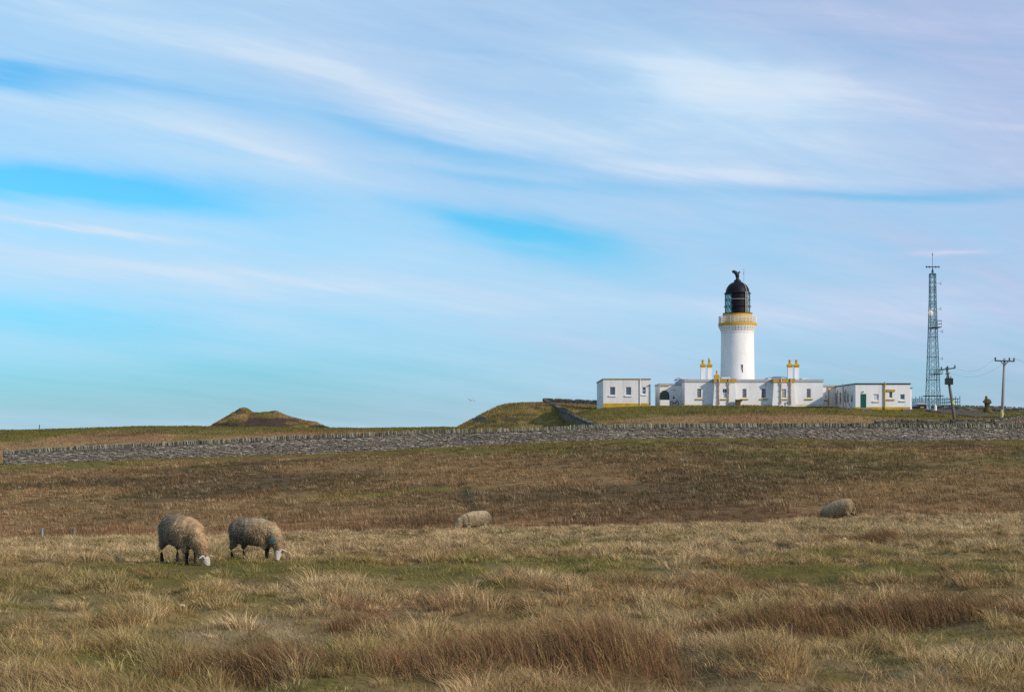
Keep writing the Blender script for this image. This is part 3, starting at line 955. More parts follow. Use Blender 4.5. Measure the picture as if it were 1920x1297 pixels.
# ------------------------------------------------------------------ dry stone walls
def stone_wall(name, label, pts, height, thick=.5, sl_=.22, sh=.075, cope_h=.36, cope_w=(.09, .17), tint=1.0, base_fn=None, bury=.25, flatcope=False, top_fn=None):
    """pts: plan polyline from end to end; stones and coping built one by one."""
    base_fn = base_fn or gz
    root = thing(name, label, 'stone wall', (pts[0][0], pts[0][1], base_fn(*pts[0])))
    core = MB(); stones = MB(); cope = MB()
    for (xa, ya), (xb, yb) in zip(pts[:-1], pts[1:]):
        ln = math.hypot(xb - xa, yb - ya); tx, ty = (xb - xa) / ln, (yb - ya) / ln
        nx, ny = ty, -tx                     # outward side that faces the camera
        if nx * xa + ny * ya > 0:
            nx, ny = -nx, -ny

        def at(s, o):
            return (xa + tx * s + nx * o, ya + ty * s + ny * o)

        def tops(s):
            x, y = xa + tx * s, ya + ty * s
            b = base_fn(x, y)
            return b, (top_fn(x, y) if top_fn else b + height)
        ns = max(2, int(ln / 1.0))
        for i in range(ns):
            s0, s1 = ln * i / ns, ln * (i + 1) / ns
            b0, t0 = tops(s0); b1, t1 = tops(s1)
            p = [(*at(s0, -thick / 2), b0 - bury), (*at(s0, thick / 2 - .05), b0 - bury), (*at(s1, thick / 2 - .05), b1 - bury), (*at(s1, -thick / 2), b1 - bury),
                 (*at(s0, -thick / 2), t0), (*at(s0, thick / 2 - .05), t0), (*at(s1, thick / 2 - .05), t1), (*at(s1, -thick / 2), t1)]
            core.hexa(p)
        # face stones in rough courses
        zrow = -bury
        maxh = max(tops(ln * q / 40)[1] - tops(ln * q / 40)[0] for q in range(41))
        nrow = int((maxh + bury) / sh) + 1
        for r in range(nrow):
            s = random.random() * .3
            while s < ln - .05:
                w = sl_ * random.uniform(.5, 1.6); w = min(w, ln - s)
                b, t = tops(s + w / 2)
                f0 = (r + random.uniform(-.2, .2)) / nrow; f1 = (r + 1 + random.uniform(-.25, .05)) / nrow
                z0 = b - bury + (t - b + bury) * f0; z1 = b - bury + (t - b + bury) * f1
                o = thick / 2 + random.uniform(-.035, .05)
                g = random.random()
                v = random.choice([.10, .12, .13, .15, .16, .19]) * random.uniform(.85, 1.2)
                if random.random() < .06:
                    v = random.uniform(.26, .36)
                big = vn(xa + tx * s, r)
                v *= .75 + .5 * big
                v *= 1.22
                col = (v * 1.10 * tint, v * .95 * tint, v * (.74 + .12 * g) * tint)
                e = .012
                if z1 - z0 > .02:
                    stones.hexa([(*at(s + e, -.05 + thick / 2 - .1), z0), (*at(s + e, o), z0), (*at(s + w - e, o + random.uniform(-.02, .02)), z0), (*at(s + w - e, thick / 2 - .15), z0),
                                 (*at(s + e, -.05 + thick / 2 - .1), z1), (*at(s + e, o - .01), z1), (*at(s + w - e, o - .01), z1), (*at(s + w - e, thick / 2 - .15), z1)], col)
                s += w
        # coping: slabs on edge, or flat slabs
        s = 0
        while s < ln - .04:
            w = random.uniform(*cope_w) if not flatcope else random.uniform(.4, .9)
            w = min(w, ln - s)
            b, t = tops(s + w / 2)
            if random.random() < .03:
                s += w
                continue
            hgt = cope_h * random.uniform(.72, 1.12); lean = random.uniform(-.10, .05)
            dep = thick / 2 + random.uniform(.0, .08)
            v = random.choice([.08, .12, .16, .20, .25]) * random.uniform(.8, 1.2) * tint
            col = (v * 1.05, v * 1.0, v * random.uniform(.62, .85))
            e = w * random.uniform(.06, .2)
            cope.hexa([(*at(s + e, -dep), t - .03), (*at(s + e, dep), t - .03), (*at(s + w - e, dep), t - .03), (*at(s + w - e, -dep), t - .03),
                       (*at(s + e + lean, -dep * .8), t + hgt * .92), (*at(s + e + lean, dep * .85), t + hgt), (*at(s + w - e + lean, dep * .85), t + hgt * random.uniform(.8, 1)), (*at(s + w - e + lean, -dep * .8), t + hgt * .85)], col)
            s += w
    core.build('core', M['core'], root)
    stones.build('stonework', M['stonewall'], root)
    cope.build('coping', M['coping'], root)
    return root


def vn(a, b):
    return float(vnoise(np.array([a * .22]), np.array([b * .35]), 5)[0])


_tp = np.array([0, 320, 640, 860, 1020, 1125, 1280, 1420, 1560, 1690, 1740, 1850, 1920, 2400], float)
_ty = np.array([843, 827, 812, 803.5, 799, 795, 793, 792, 793, 794, 794, 794, 795, 797], float)


def main_top(x, y):
    px = 960 + F * x / y
    return EYE + (HY - float(np.interp(px, _tp, _ty))) / F * y - .30 + .16 * (float(fbm(np.array([x * .14]), np.array([3.3]), 12, 3)[0]) - .5)


stone_wall('drystone_wall', 'long grey dry stone wall with upright coping stones crossing the whole moor', [(X(8, 125), 125.0), (X(2080, 125), 125.0)], 1.2, .6, top_fn=main_top, cope_h=.31, cope_w=(.07, .16))


def hill_or_ground(x, y):
    g = gz(x, y)
    gx, gy, _ = HILL
    if gx[0, 0] < x < gx[-1, 0] and gy[0, 0] < y < gy[0, -1]:
        g = max(g, hz(HILL, x, y))
    return g


# wall running away up the hillside, shaded side towards the camera
def ramp_top(x, y):
    # measured along its run
    return float(np.interp(y, [150, 168, 190, 215, 240, 262], [Z(800, 150), Z(792.5, 168), Z(780, 190), Z(766, 215), Z(755.5, 240), Z(746.5, 262)]))


rp_ = [(X(1137, 150), 150.0), (X(1114, 168), 168.0), (X(1084, 190), 190.0), (X(1058, 215), 215.0), (X(1036, 240), 240.0), (X(1020, 262), 262.0)]
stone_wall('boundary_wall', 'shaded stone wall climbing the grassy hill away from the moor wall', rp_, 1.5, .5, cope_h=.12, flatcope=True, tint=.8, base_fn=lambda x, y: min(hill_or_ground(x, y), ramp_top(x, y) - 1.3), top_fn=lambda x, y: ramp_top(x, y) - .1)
stone_wall('enclosure_wall', 'low grey stone wall on the hilltop running behind the small white block', [(X(1021, 263), 263.0), (X(1135, 250), 250.0)], 1.1, .5, sl_=.6, sh=.14, cope_h=.2, flatcope=True,
           base_fn=lambda x, y: Z(757, y), top_fn=lambda x, y: Z(float(np.interp(960 + F * x / y, [1020, 1135], [746.5, 750.5])), y) - .15, bury=2)
stone_wall('yard_wall', 'low dark-topped stone wall behind the stone figure', [(X(1746, 213), 213.0), (X(1990, 206), 206.0)], 1.0, .5, sl_=.6, sh=.14, cope_h=.2, flatcope=True,
           top_fn=lambda x, y: Z(float(np.interp(960 + F * x / y, [1745, 1800, 1920, 1990], [761, 761.5, 765, 767])), y), base_fn=lambda x, y: gz(x, y), bury=.6, tint=1.1)
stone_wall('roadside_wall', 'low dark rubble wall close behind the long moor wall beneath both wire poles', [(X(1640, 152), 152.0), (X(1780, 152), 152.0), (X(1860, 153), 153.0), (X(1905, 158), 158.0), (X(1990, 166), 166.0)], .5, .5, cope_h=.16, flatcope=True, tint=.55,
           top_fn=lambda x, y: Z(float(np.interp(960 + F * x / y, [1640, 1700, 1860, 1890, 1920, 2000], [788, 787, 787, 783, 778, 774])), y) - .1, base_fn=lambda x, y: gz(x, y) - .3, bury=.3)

# ------------------------------------------------------------------ lighthouse
DT = 220.0
TX = X(1382.8, DT); ks = DT / F


def tz(py):
    return Z(py, DT)


lh = thing('lighthouse', 'round white lighthouse tower with black lantern dome and ochre gallery band', 'lighthouse', (TX, DT, gz(TX, DT)))
mb = MB()
prof = [(34.2 * ks, gz(TX, DT) - .5), (33.0 * ks, tz(740)), (31.8 * ks, tz(710)), (31.0 * ks, tz(670)), (30.6 * ks, tz(640)), (30.5 * ks, tz(624.6))]
mb.lathe(TX, DT, prof, 64)
o = mb.build('shaft', M['tower_white'], lh); smooth_by_angle(o, 30)
mb = MB(); mb.lathe(TX, DT, [(30.6 * ks, tz(624.6)), (31.3 * ks, tz(624.4)), (31.3 * ks, tz(623.2)), (30.7 * ks, tz(623)), (31.2 * ks, tz(618)), (33.5 * ks, tz(613)), (35.2 * ks, tz(612.2)), (35.2 * ks, tz(611.6))], 64)
o = mb.build('corbel_course', M['tower_white'], lh); smooth_by_angle(o, 25)
mb = MB()
for i in range(36):
    a = 2 * PI * i / 36
    for (r0, r1, p0, p1) in ((30.9, 33.4, 620.5, 616.2), (31.6, 35.6, 616.0, 612.0)):
        hw = .19
        ca_, sa_ = math.cos(a), math.sin(a)
        pts = []
        for zz, rb in ((tz(p0), r1 - 1.6), (tz(p1), r1)):
            for (rr, tt) in ((r0 - 1, -hw), (rb, -hw), (rb, hw), (r0 - 1, hw)):
                pts.append((TX + ca_ * rr * ks - sa_ * tt, DT + sa_ * rr * ks + ca_ * tt, zz))
        mb.hexa(pts)
mb.build('corbels', M['tower_white'], lh)
mb = MB(); mb.lathe(TX, DT, [(35.0 * ks, tz(611.7)), (35.9 * ks, tz(611.2)), (35.9 * ks, tz(606.3)), (35.3 * ks, tz(606.0)), (10 * ks, tz(606.0))], 64)
o = mb.build('gallery_floor', M['yellow'], lh); smooth_by_angle(o, 30)
mb = MB(); mb.lathe(TX, DT, [(27.3 * ks, tz(606.1)), (27.3 * ks, tz(588.6))], 64, cap=True)
o = mb.build('lantern_base', M['yellow'], lh); smooth_by_angle(o, 30)
mb = MB()
Rr = 34.8 * ks
for i in range(30):
    a = 2 * PI * i / 30
    mb.tube([(TX + math.cos(a) * Rr, DT + math.sin(a) * Rr, tz(606.1)), (TX + math.cos(a) * Rr, DT + math.sin(a) * Rr, tz(593.6))], .032, 6)
for py in (593.8, 598, 602):
    mb.tube([(TX + math.cos(2 * PI * i / 48) * Rr, DT + math.sin(2 * PI * i / 48) * Rr, tz(py)) for i in range(49)], .036, 6)
# close mesh infill of the railing
for i in range(120):
    a = 2 * PI * i / 120
    mb.tube([(TX + math.cos(a) * Rr, DT + math.sin(a) * Rr, tz(606)), (TX + math.cos(a) * Rr, DT + math.sin(a) * Rr, tz(594))], .02, 4)
mb.build('railing', M['rail'], lh)
mb = MB(); mb.lathe(TX, DT, [(27 * ks, tz(588.7)), (27.8 * ks, tz(588.4)), (27.8 * ks, tz(587.3)), (22 * ks, tz(587.2))], 48)
o = mb.build('lantern_ledge', M['black'], lh); smooth_by_angle(o, 30)
# lantern: blanked panels towards the land (camera side), glass to the sides and the sea
RL = 22.8 * ks
gl = MB(); gl.lathe(TX, DT, [(RL, tz(587.3)), (RL, tz(550.5))], 48, cap=False)
g = gl.build('lantern_glass', M['lantern_glass'], lh, smooth=True)
mb = MB(); mb.lathe(TX, DT, [(RL + .015, tz(587.3)), (RL + .015, tz(550.5))], 24, cap=False, a0=math.radians(-90 - 38), a1=math.radians(-90 + 48))
mb.build('blank_panel', M['black'], lh, smooth=True)
mb = MB()
for i in range(18):
    a0 = 2 * PI * i / 18
    for (p0, p1) in ((587, 575), (575, 562.7), (562.7, 550.5)):
        for sgn in (1, -1):
            a1 = a0 + sgn * 2 * PI / 18
            am = math.degrees((a0 + a1) / 2) % 360
            if 232 < am < 318:
                continue
            mb.tube([(TX + math.cos(a0) * (RL + .03), DT + math.sin(a0) * (RL + .03), tz(p0)), (TX + math.cos((a0 + a1) / 2) * (RL + .03), DT + math.sin((a0 + a1) / 2) * (RL + .03), tz((p0 + p1) / 2)), (TX + math.cos(a1) * (RL + .03), DT + math.sin(a1) * (RL + .03), tz(p1))], .03, 5)
mb.build('astragals', M['darksteel'], g)
mb = MB()
for py, rr in ((574.8, 25.2), (562.5, 23.8)):
    mb.tube([(TX + math.cos(2 * PI * i / 48) * rr * ks, DT + math.sin(2 * PI * i / 48) * rr * ks, tz(py)) for i in range(49)], .045, 6)
mb.build('walkway_ring', M['black'], lh)
mb = MB(); mb.tube([(TX + math.cos(a) * (RL + .07), DT + math.sin(a) * (RL + .07), tz(562.3)) for a in [math.radians(-90 - 38 + 86 * i / 16) for i in range(17)]], .045, 6)
mb.build('handrail', M['ladder'], lh)
mb = MB(); mb.lathe(TX, DT, [(.9, tz(587)), (1.0, tz(580)), (1.1, tz(568)), (.9, tz(553))], 20)
mb.build('lens', mat('lens_glass', (.45, .60, .60), .1, 3, .2, spec=.6), lh, smooth=True)
mb = MB()
prof = [(RL + .14, tz(551.2)), (RL + .2, tz(550.2)), (RL + .05, tz(549.6))]
for i in range(1, 15):
    t = i / 14 * PI / 2 * .93
    prof.append((22.3 * ks * math.cos(t) ** .9, tz(549.6) + 21.5 * ks * math.sin(t)))
mb.lathe(TX, DT, prof, 48)
o = mb.build('dome', M['black'], lh); smooth_by_angle(o, 40)
mb = MB(); zt = tz(529.5)
mb.lathe(TX, DT, [(5.6 * ks, zt), (6.8 * ks, zt + .5 * ks), (6.8 * ks, tz(525.8)), (5.9 * ks, tz(525.4)), (4.5 * ks, tz(524.6)), (3.4 * ks, tz(524)), (3.0 * ks, tz(518)), (3.6 * ks, tz(517)), (0.01, tz(516.5))], 20)
mb.build('vent', M['iron'], lh, smooth=False)
# cast finial: a beast shaped vent cowl with a wind vane tail
mb = MB()


def lp(px, py, off=0):
    return (TX + (px - 1382.8) * ks, DT + off, tz(py))


mb.tube([lp(1382.6, 519), lp(1382.4, 516), lp(1381, 513), lp(1379, 511), lp(1376.5, 509.5), lp(1374.5, 509.5), lp(1373.2, 511)], [.28, .30, .30, .26, .24, .22, .12], 10)
mb.tube([lp(1376.5, 509), lp(1375.8, 507.4)], [.12, .05], 6)
mb.tube([lp(1378.5, 510), lp(1378.2, 507.8)], [.12, .05], 6)
mb.tube([lp(1382.4, 514), lp(1384.2, 512), lp(1384.6, 510.2)], [.28, .2, .1], 8)
mb.tube([lp(1384, 512), lp(1385.5, 510.3), lp(1387.6, 510.2)], [.08, .07, .16], 8)
mb.tube([lp(1379.5, 513), lp(1377.6, 515)], [.16, .06], 8)
mb.build('weathervane', M['iron'], lh, smooth=True)
mb = MB()
mb.tube([lp(1392.8, 530, -1.0), lp(1392.8, 506, -1.0)], .022, 5); mb.tube([lp(1391.6, 515, -1.0), lp(1393.4, 511, -1.0)], .03, 5); mb.tube([lp(1392.2, 506, -1), lp(1393.4, 505, -1)], .03, 5)
mb.build('lightning_rod', M['darksteel'], lh)
# ladder on the blank panels, with a rail running over the dome
mb = MB()


def ang_pt(a, r, py):
    return (TX + math.cos(a) * r, DT + math.sin(a) * r, tz(py))


aa = -PI / 2 + math.asin((1395.6 - 1382.8) / 22.8)
for off in (-.11, .11):
    mb.tube([ang_pt(aa + off, RL + .2, 587), ang_pt(aa + off, RL + .2, 548)], .035, 6)
for i in range(16):
    py = 586 - i * 2.45
    mb.tube([ang_pt(aa - .11, RL + .2, py), ang_pt(aa + .11, RL + .2, py)], .03, 5)
mb.tube([ang_pt(aa, RL + .2, 548), ang_pt(aa, RL * .98 + .12, 543), ang_pt(aa, RL * .86 + .12, 537), ang_pt(aa, RL * .66 + .12, 532), ang_pt(aa, RL * .4, 528.4)], .035, 6)
mb.build('ladder', M['ladder'], lh)
# slit window in the shaft
ww = 31.2 * ks
mb = MB(); xw = X(1386.5, DT)
fy = DT - math.sqrt(ww ** 2 - (xw - TX) ** 2)
mb.box(xw - .12, xw + .12, fy - .03, fy + .3, tz(699.5), tz(684.5))
w_ = mb.build('window', M['glass'], lh)
mb = MB(); mb.box(xw - .18, xw - .12, fy - .05, fy + .3, tz(700), tz(684)); mb.box(xw + .12, xw + .18, fy - .05, fy + .3, tz(700), tz(684)); mb.box(xw - .12, xw + .12, fy - .045, fy + .3, tz(692.6), tz(692)); mb.box(xw - .12, xw + .12, fy - .05, fy + .3, tz(684.5), tz(684))
mb.build('frame', M['frame'], w_)

# ------------------------------------------------------------------ keepers' house
DH = 205.0


def hx(px): return X(px, DH)
def hzz(py): return Z(py, DH)


gb = hzz(762)
house = thing('keepers_house', 'long low white house with ochre chimneys and sills beneath the lighthouse tower', 'house', (hx(1412), DH + 6, hzz(758.5)))


def H(x0, x1, y0, y1, off=0.0):
    return (hx(x0), hx(x1), hzz(y1), hzz(y0))


HW = [('glass', 1307.3, 1314.8), ('glass', 1392, 1399.8), ('glass', 1428, 1436), ('glass', 1512.5, 1520.2)]
holes = [H(a, b, 728.8, 745.3) for _, a, b in HW]
mb = MB(); shell(mb, hx(1284), hx(1543.2), DH, DH + 12, gb, hzz(716), holes)
mb.build('wall', M['white'], house)
mb = MB(); mb.box(hx(1283.2), hx(1544), DH - .10, DH + 12.1, hzz(716) + .003, hzz(711))
mb.build('parapet', M['grey_cap'], house)
for h in holes:
    window(house, h, DH, 'glass', 'frame', 'sill', 3, 4, .024)
mb = MB(); mb.box(hx(1284) - .03, hx(1543.2) + .03, DH - .03, DH + .3, gb, hzz(757.3))
mb.build('plinth', M['pale_sill'], house)
# two projecting bays with battered sides
for (b0, b1, wx0, wx1, g, bl) in ((1339, 1379.6, 1355, 1363, 'glass', ('blind', .62)), (1450, 1490, 1466.2, 1474.2, 'curtain', None)):
    yb = DH - .9
    hh_ = (X(wx0, yb), X(wx1, yb), Z(745.6, yb), Z(729, yb))
    mb = MB()
    x0, x1 = X(b0 + 1.6, yb), X(b1 - 1.6, yb)
    zt_, zb_ = Z(716.4, yb), Z(762, yb)
    facade(mb, x0, x1, zb_, zt_, yb, [hh_])
    bw = .28
    # flared side walls, wider at the foot
    for s_, xe in ((-1, x0), (1, x1)):
        xo = xe + s_ * bw
        pts = [(min(xe, xo) if s_ < 0 else xe, yb + .003, zb_), (xe if s_ < 0 else xo, yb + .003, zb_), (xe if s_ < 0 else xo, DH + .1, zb_), (xo if s_ < 0 else xe, DH + .1, zb_)]
        tx0 = xe + s_ * .04
        ptt = [(tx0 if s_ < 0 else xe, yb + .003, zt_), (xe if s_ < 0 else tx0, yb + .003, zt_), (xe if s_ < 0 else tx0, DH + .1, zt_), (tx0 if s_ < 0 else xe, DH + .1, zt_)]
        mb.hexa(pts + ptt)
    mb.add([(x0, yb, zt_), (x1, yb, zt_), (x1, DH, zt_), (x0, DH, zt_)], [(0, 1, 2, 3)])
    bay = mb.build('bay', M['white'], house)
    mb = MB(); mb.box(x0 - .15, x1 + .15, yb - .12, DH - .12, zt_ + .004, Z(711, yb))
    mb.build('cornice', M['yellow'], bay)
    mb = MB(); mb.box(x0 - .2, x1 + .2, yb - .18, DH - .11, Z(711, yb) + .003, Z(710, yb))
    mb.build('cap', M['grey_cap'], bay)
    window(house, hh_, yb, g, 'frame', 'sill', 2 if bl else 3, 2 if bl else 4, .026, blind=bl)
for px_p, drk in ((1347.6, 1), (1366, 0), (1464, 0), (1482, 1)):
    yb = DH - .9
    xx = X(px_p, yb)
    mb = MB(); mb.tube([(xx, yb - .18, Z(709.2, yb)), (xx, yb - .18, Z(718, yb)), (xx, yb - .12, Z(720, yb)), (xx, yb - .12, Z(754, yb)), (xx + .08 * drk, yb - .16, Z(758, yb))], .075 + .02 * drk, 8)
    for q in (720, 731, 742, 753):
        mb.box(xx - .13, xx + .13, yb - .22, yb - .004, Z(q + .5, yb), Z(q - .5, yb))
    p_ = mb.build('drainpipe', M['rust'], house)
for px_p in (1436.2,):
    mb = MB(); mb.tube([(hx(px_p), DH - .1, hzz(718)), (hx(px_p), DH - .1, hzz(722)), (hx(px_p - .8), DH - .1, hzz(724))], .06, 6)
    mb.build('overflow_pipe', M['grey_cap'], house)
mb = MB(); mb.tube([(hx(1473), DH - 1.05, hzz(753)), (hx(1473), DH - 1.05, hzz(755)), (hx(1474), DH - 1.05, hzz(758))], .07, 6)
mb.build('waste_pipe', M['darksteel'], house)
# chimneys
for (c0, c1, ytop, cowl, dd) in ((1314.4, 1322.6, 689, 0, 4), (1326.6, 1334.8, 689, 1, 4.6), (1477.4, 1485.8, 689, 0, 4), (1489.8, 1498.2, 689, 0, 4.6)):
    y = DH + dd
    x0, x1 = X(c0, y), X(c1, y); xm = (x0 + x1) / 2; hw = (x1 - x0) / 2
    mb = MB(); mb.box(xm - hw, xm + hw, y, y + hw * 2, Z(713, y), Z(ytop, y))
    ch = mb.build('chimney', M['white'], house)
    cy = y + hw
    mb = MB()

    def sq(h0, z0, h1, z1):
        mb.hexa([(xm - h0, cy - h0, z0), (xm + h0, cy - h0, z0), (xm + h0, cy + h0, z0), (xm - h0, cy + h0, z0), (xm - h1, cy - h1, z1), (xm + h1, cy - h1, z1), (xm + h1, cy + h1, z1), (xm - h1, cy + h1, z1)])
    sq(hw * 1.02, Z(ytop, y), hw * 1.02, Z(ytop - 1.2, y)); sq(hw * 1.1, Z(ytop - 1.21, y), hw * 1.2, Z(ytop - 4, y)); sq(hw * 1.30, Z(ytop - 4.01, y), hw * 1.30, Z(ytop - 5, y)); sq(hw * 1.15, Z(ytop - 5.01, y), hw * .5, Z(ytop - 8, y))
    mb.build('cap', M['yellow'], ch)
    mb = MB(); mb.lathe(xm, cy, [(.19, Z(ytop - 7.8, y)), (.15, Z(ytop - 12.6, y)), (.21, Z(ytop - 13, y)), (.21, Z(ytop - 14.4, y)), (.12, Z(ytop - 14.5, y))], 12)
    mb.build('pot', M['yellow'], ch)
    if cowl:
        mb = MB(); mb.lathe(xm, cy, [(.10, Z(ytop - 14.5, y)), (.10, Z(ytop - 16, y)), (.2, Z(ytop - 16.2, y)), (.2, Z(ytop - 18, y)), (.05, Z(ytop - 19, y))], 10)
        mb.build('cowl', M['ladder'], ch)
y = DH + .2
xm = X(1344.6, y)
mb = MB()
for (h0, p0, h1, p1) in ((.33, 711, .33, 704.5), (.42, 704.4, .42, 703.6), (.34, 703.5, .14, 701)):
    mb.hexa([(xm - h0, y, Z(p0, y)), (xm + h0, y, Z(p0, y)), (xm + h0, y + 2 * h0, Z(p0, y)), (xm - h0, y + 2 * h0, Z(p0, y)), (xm - h1, y + h0 - h1, Z(p1, y)), (xm + h1, y + h0 - h1, Z(p1, y)), (xm + h1, y + h0 + h1, Z(p1, y)), (xm - h1, y + h0 + h1, Z(p1, y))])
ch = mb.build('chimney', M['yellow'], house)
mb = MB(); mb.lathe(xm, y + .33, [(.13, Z(701.1, y)), (.11, Z(696, y)), (.15, Z(695.6, y)), (.15, Z(694.8, y))], 10); mb.build('pot', M['yellow'], ch)
# low roofs and skylights showing over the parapet
for (a, b, c, e, dpt) in ((1268, 1300, 708, 711, 7), (1438, 1482, 706.8, 711, 5), (1450, 1476, 705.2, 706.8, 6), (1503, 1521, 708.3, 711, 5), (1352, 1372, 706.4, 711, 3)):
    y0 = DH + dpt
    mb = MB(); x0, x1 = X(a, y0), X(b, y0); ins = (x1 - x0) * .12
    z0, z1 = Z(e + 1, y0), Z(c, y0)
    mb.hexa([(x0, y0, z0), (x1, y0, z0), (x1, y0 + 4, z0), (x0, y0 + 4, z0), (x0 + ins, y0 + .5, z1), (x1 - ins, y0 + .5, z1), (x1 - ins, y0 + 3.5, z1), (x0 + ins, y0 + 3.5, z1)])
    mb.build('roof', M['roof'], house)
# annexes set back at both ends
ya = DH + 4.0
mb = MB(); mb.box(X(1237.5, ya), hx(1284) - .002, ya, ya + 7, Z(763, ya), Z(722, ya))
an = mb.build('annex', M['white'], house)
mb = MB(); mb.box(X(1237, ya) - .05, hx(1284) - .002, ya - .1, ya + 7.1, Z(722, ya) + .002, Z(718.6, ya)); mb.build('parapet', M['grey_cap'], an)
mb = MB(); mb.box(X(1237.5, ya), X(1255, ya), ya - .13, ya - .003, Z(723.6, ya), Z(722.2, ya)); mb.build('cornice', M['yellow'], an)
mb = MB(); mb.box(X(1261.3, ya), X(1265, ya), ya - .02, ya + .05, Z(746.6, ya), Z(743.6, ya)); mb.build('vent', M['black'], an)
mb = MB(); mb.box(X(1258, ya), X(1268, ya), ya - .02, ya + .05, Z(731, ya), Z(730, ya)); mb.build('plaque', M['grey_cap'], an)
yr = DH + 4.0
hr = (X(1547.2, yr), X(1550.4, yr), Z(747.2, yr), Z(740.6, yr))
mb = MB(); shell(mb, hx(1543.2) + .002, X(1567.5, yr), yr, yr + 7, Z(764, yr), Z(725, yr), [hr])
an = mb.build('annex', M['white'], house)
mb = MB(); mb.box(hx(1543.2) + .002, X(1567.5, yr) + .1, yr - .1, yr + 7.1, Z(725, yr) + .002, Z(721.8, yr)); mb.build('parapet', M['grey_cap'], an)
mb = MB(); mb.box(X(1555, yr), X(1567.5, yr), yr - .14, yr - .101, Z(725.6, yr), Z(724, yr)); mb.build('cornice', M['yellow'], an)
window(house, hr, yr, 'blueglass', 'frame', 'sill', 1, 2, .05, sill_ext=.2)
mb = MB(); mb.tube([(X(1553, yr), yr - .1, Z(725, yr)), (X(1553, yr), yr - .1, Z(760, yr))], .07, 6); mb.build('drainpipe', M['plinth'], an)

# dark tank on its plinth beside the house
yt = DH + 1.2
tk = thing('oil_tank', 'dark green tank on a white plinth beside the low end of the long house', 'tank', (X(1246, yt), yt + .7, Z(759, yt)))
mb = MB(); mb.box(X(1238.2, yt), X(1256, yt), yt, yt + 1.6, Z(761, yt), Z(749.6, yt)); mb.build('plinth', M['white_dirty'], tk)
mb = MB()
xm = X(1246.6, yt)
outl = [(1238.4, 749.4), (1238.0, 742), (1239.2, 736), (1242, 733.8), (1244, 733), (1249.5, 733), (1251.5, 733.8), (1254.4, 736), (1255.2, 742), (1255, 749.4)]
n_ = len(outl)
vsf = [(X(a, yt), yt + .1, Z(b, yt)) for a, b in outl]; vsb = [(X(a, yt), yt + 1.4, Z(b, yt)) for a, b in outl]
mb.add(vsf + vsb, [tuple(range(n_))[::-1], tuple(range(n_, 2 * n_))] + [(i, (i + 1) % n_, n_ + (i + 1) % n_, n_ + i) for i in range(n_)])
tb = mb.build('tank', M['tank'], tk)
mb = MB(); mb.lathe(xm, yt + .75, [(.35, Z(733, yt)), (.35, Z(732, yt)), (.1, Z(731.6, yt))], 14); mb.build('filler_cap', M['tank'], tb)
mb = MB()
for q in (740, 744.5):
    mb.box(X(1238.8, yt), X(1254.6, yt), yt + .06, yt + .097, Z(q + .5, yt), Z(q, yt))
mb.build('rib', M['tank'], tb)
# bicycle-like clutter beside the tank: a small hand cart
hc = thing('hand_cart', 'small dark two-wheeled cart leaning near the tank at the house wall', 'cart', (X(1263, yt), yt + .4, Z(757.5, yt)))
mb = MB(); mb.tube([(X(1258.5, yt), yt + .4, Z(752, yt)), (X(1262, yt), yt + .4, Z(756, yt)), (X(1268, yt), yt + .4, Z(755, yt)), (X(1271, yt), yt + .4, Z(750, yt))], .045, 6)
mb.build('frame', M['black'], hc)
for q in (1260.5, 1269.5):
    mb = MB(); cx_, cz_ = X(q, yt), Z(755.6, yt)
    mb.tube([(cx_ + math.cos(2 * PI * i / 16) * .24, yt + .45, cz_ + math.sin(2 * PI * i / 16) * .24) for i in range(17)], .035, 6)
    mb.build('wheel', M['tyre'], hc)
# broken stone block in front of the house
bs = MB(); yb = DH - 2.2
bs.hexa([(X(1380.6, yb), yb, Z(760, yb)), (X(1388, yb), yb, Z(760, yb)), (X(1388, yb), yb + .9, Z(760, yb)), (X(1380.6, yb), yb + .9, Z(760, yb)), (X(1380.4, yb), yb, Z(751, yb)), (X(1389.5, yb), yb, Z(752, yb)), (X(1389.5, yb), yb + .9, Z(752, yb)), (X(1380.4, yb), yb + .9, Z(751, yb))])
bs.hexa([(X(1380.2, yb), yb - .05, Z(751, yb) + .004), (X(1391.8, yb), yb - .05, Z(752.5, yb) + .004), (X(1391.8, yb), yb + 1, Z(752.5, yb) + .004), (X(1380.2, yb), yb + 1, Z(751, yb) + .004), (X(1380.2, yb), yb - .05, Z(748.6, yb)), (X(1391.8, yb), yb - .05, Z(748.8, yb)), (X(1391.8, yb), yb + 1, Z(748.8, yb)), (X(1380.2, yb), yb + 1, Z(748.6, yb))])
tag(bs.build('stone_block', M['stone_brown']), 'brown stone block with an overhanging slab beneath a window of the long house', 'stone block')

# ------------------------------------------------------------------ small white block
DB = 203.0
blk = thing('outbuilding', 'small white flat-roofed block with brown roof edge standing apart by the hill wall', 'building', (X(1175, DB), DB + 6, Z(758, DB)))


def Hb(a, b, p0, p1, d):
    return (X(a, d), X(b, d), Z(p1, d), Z(p0, d))


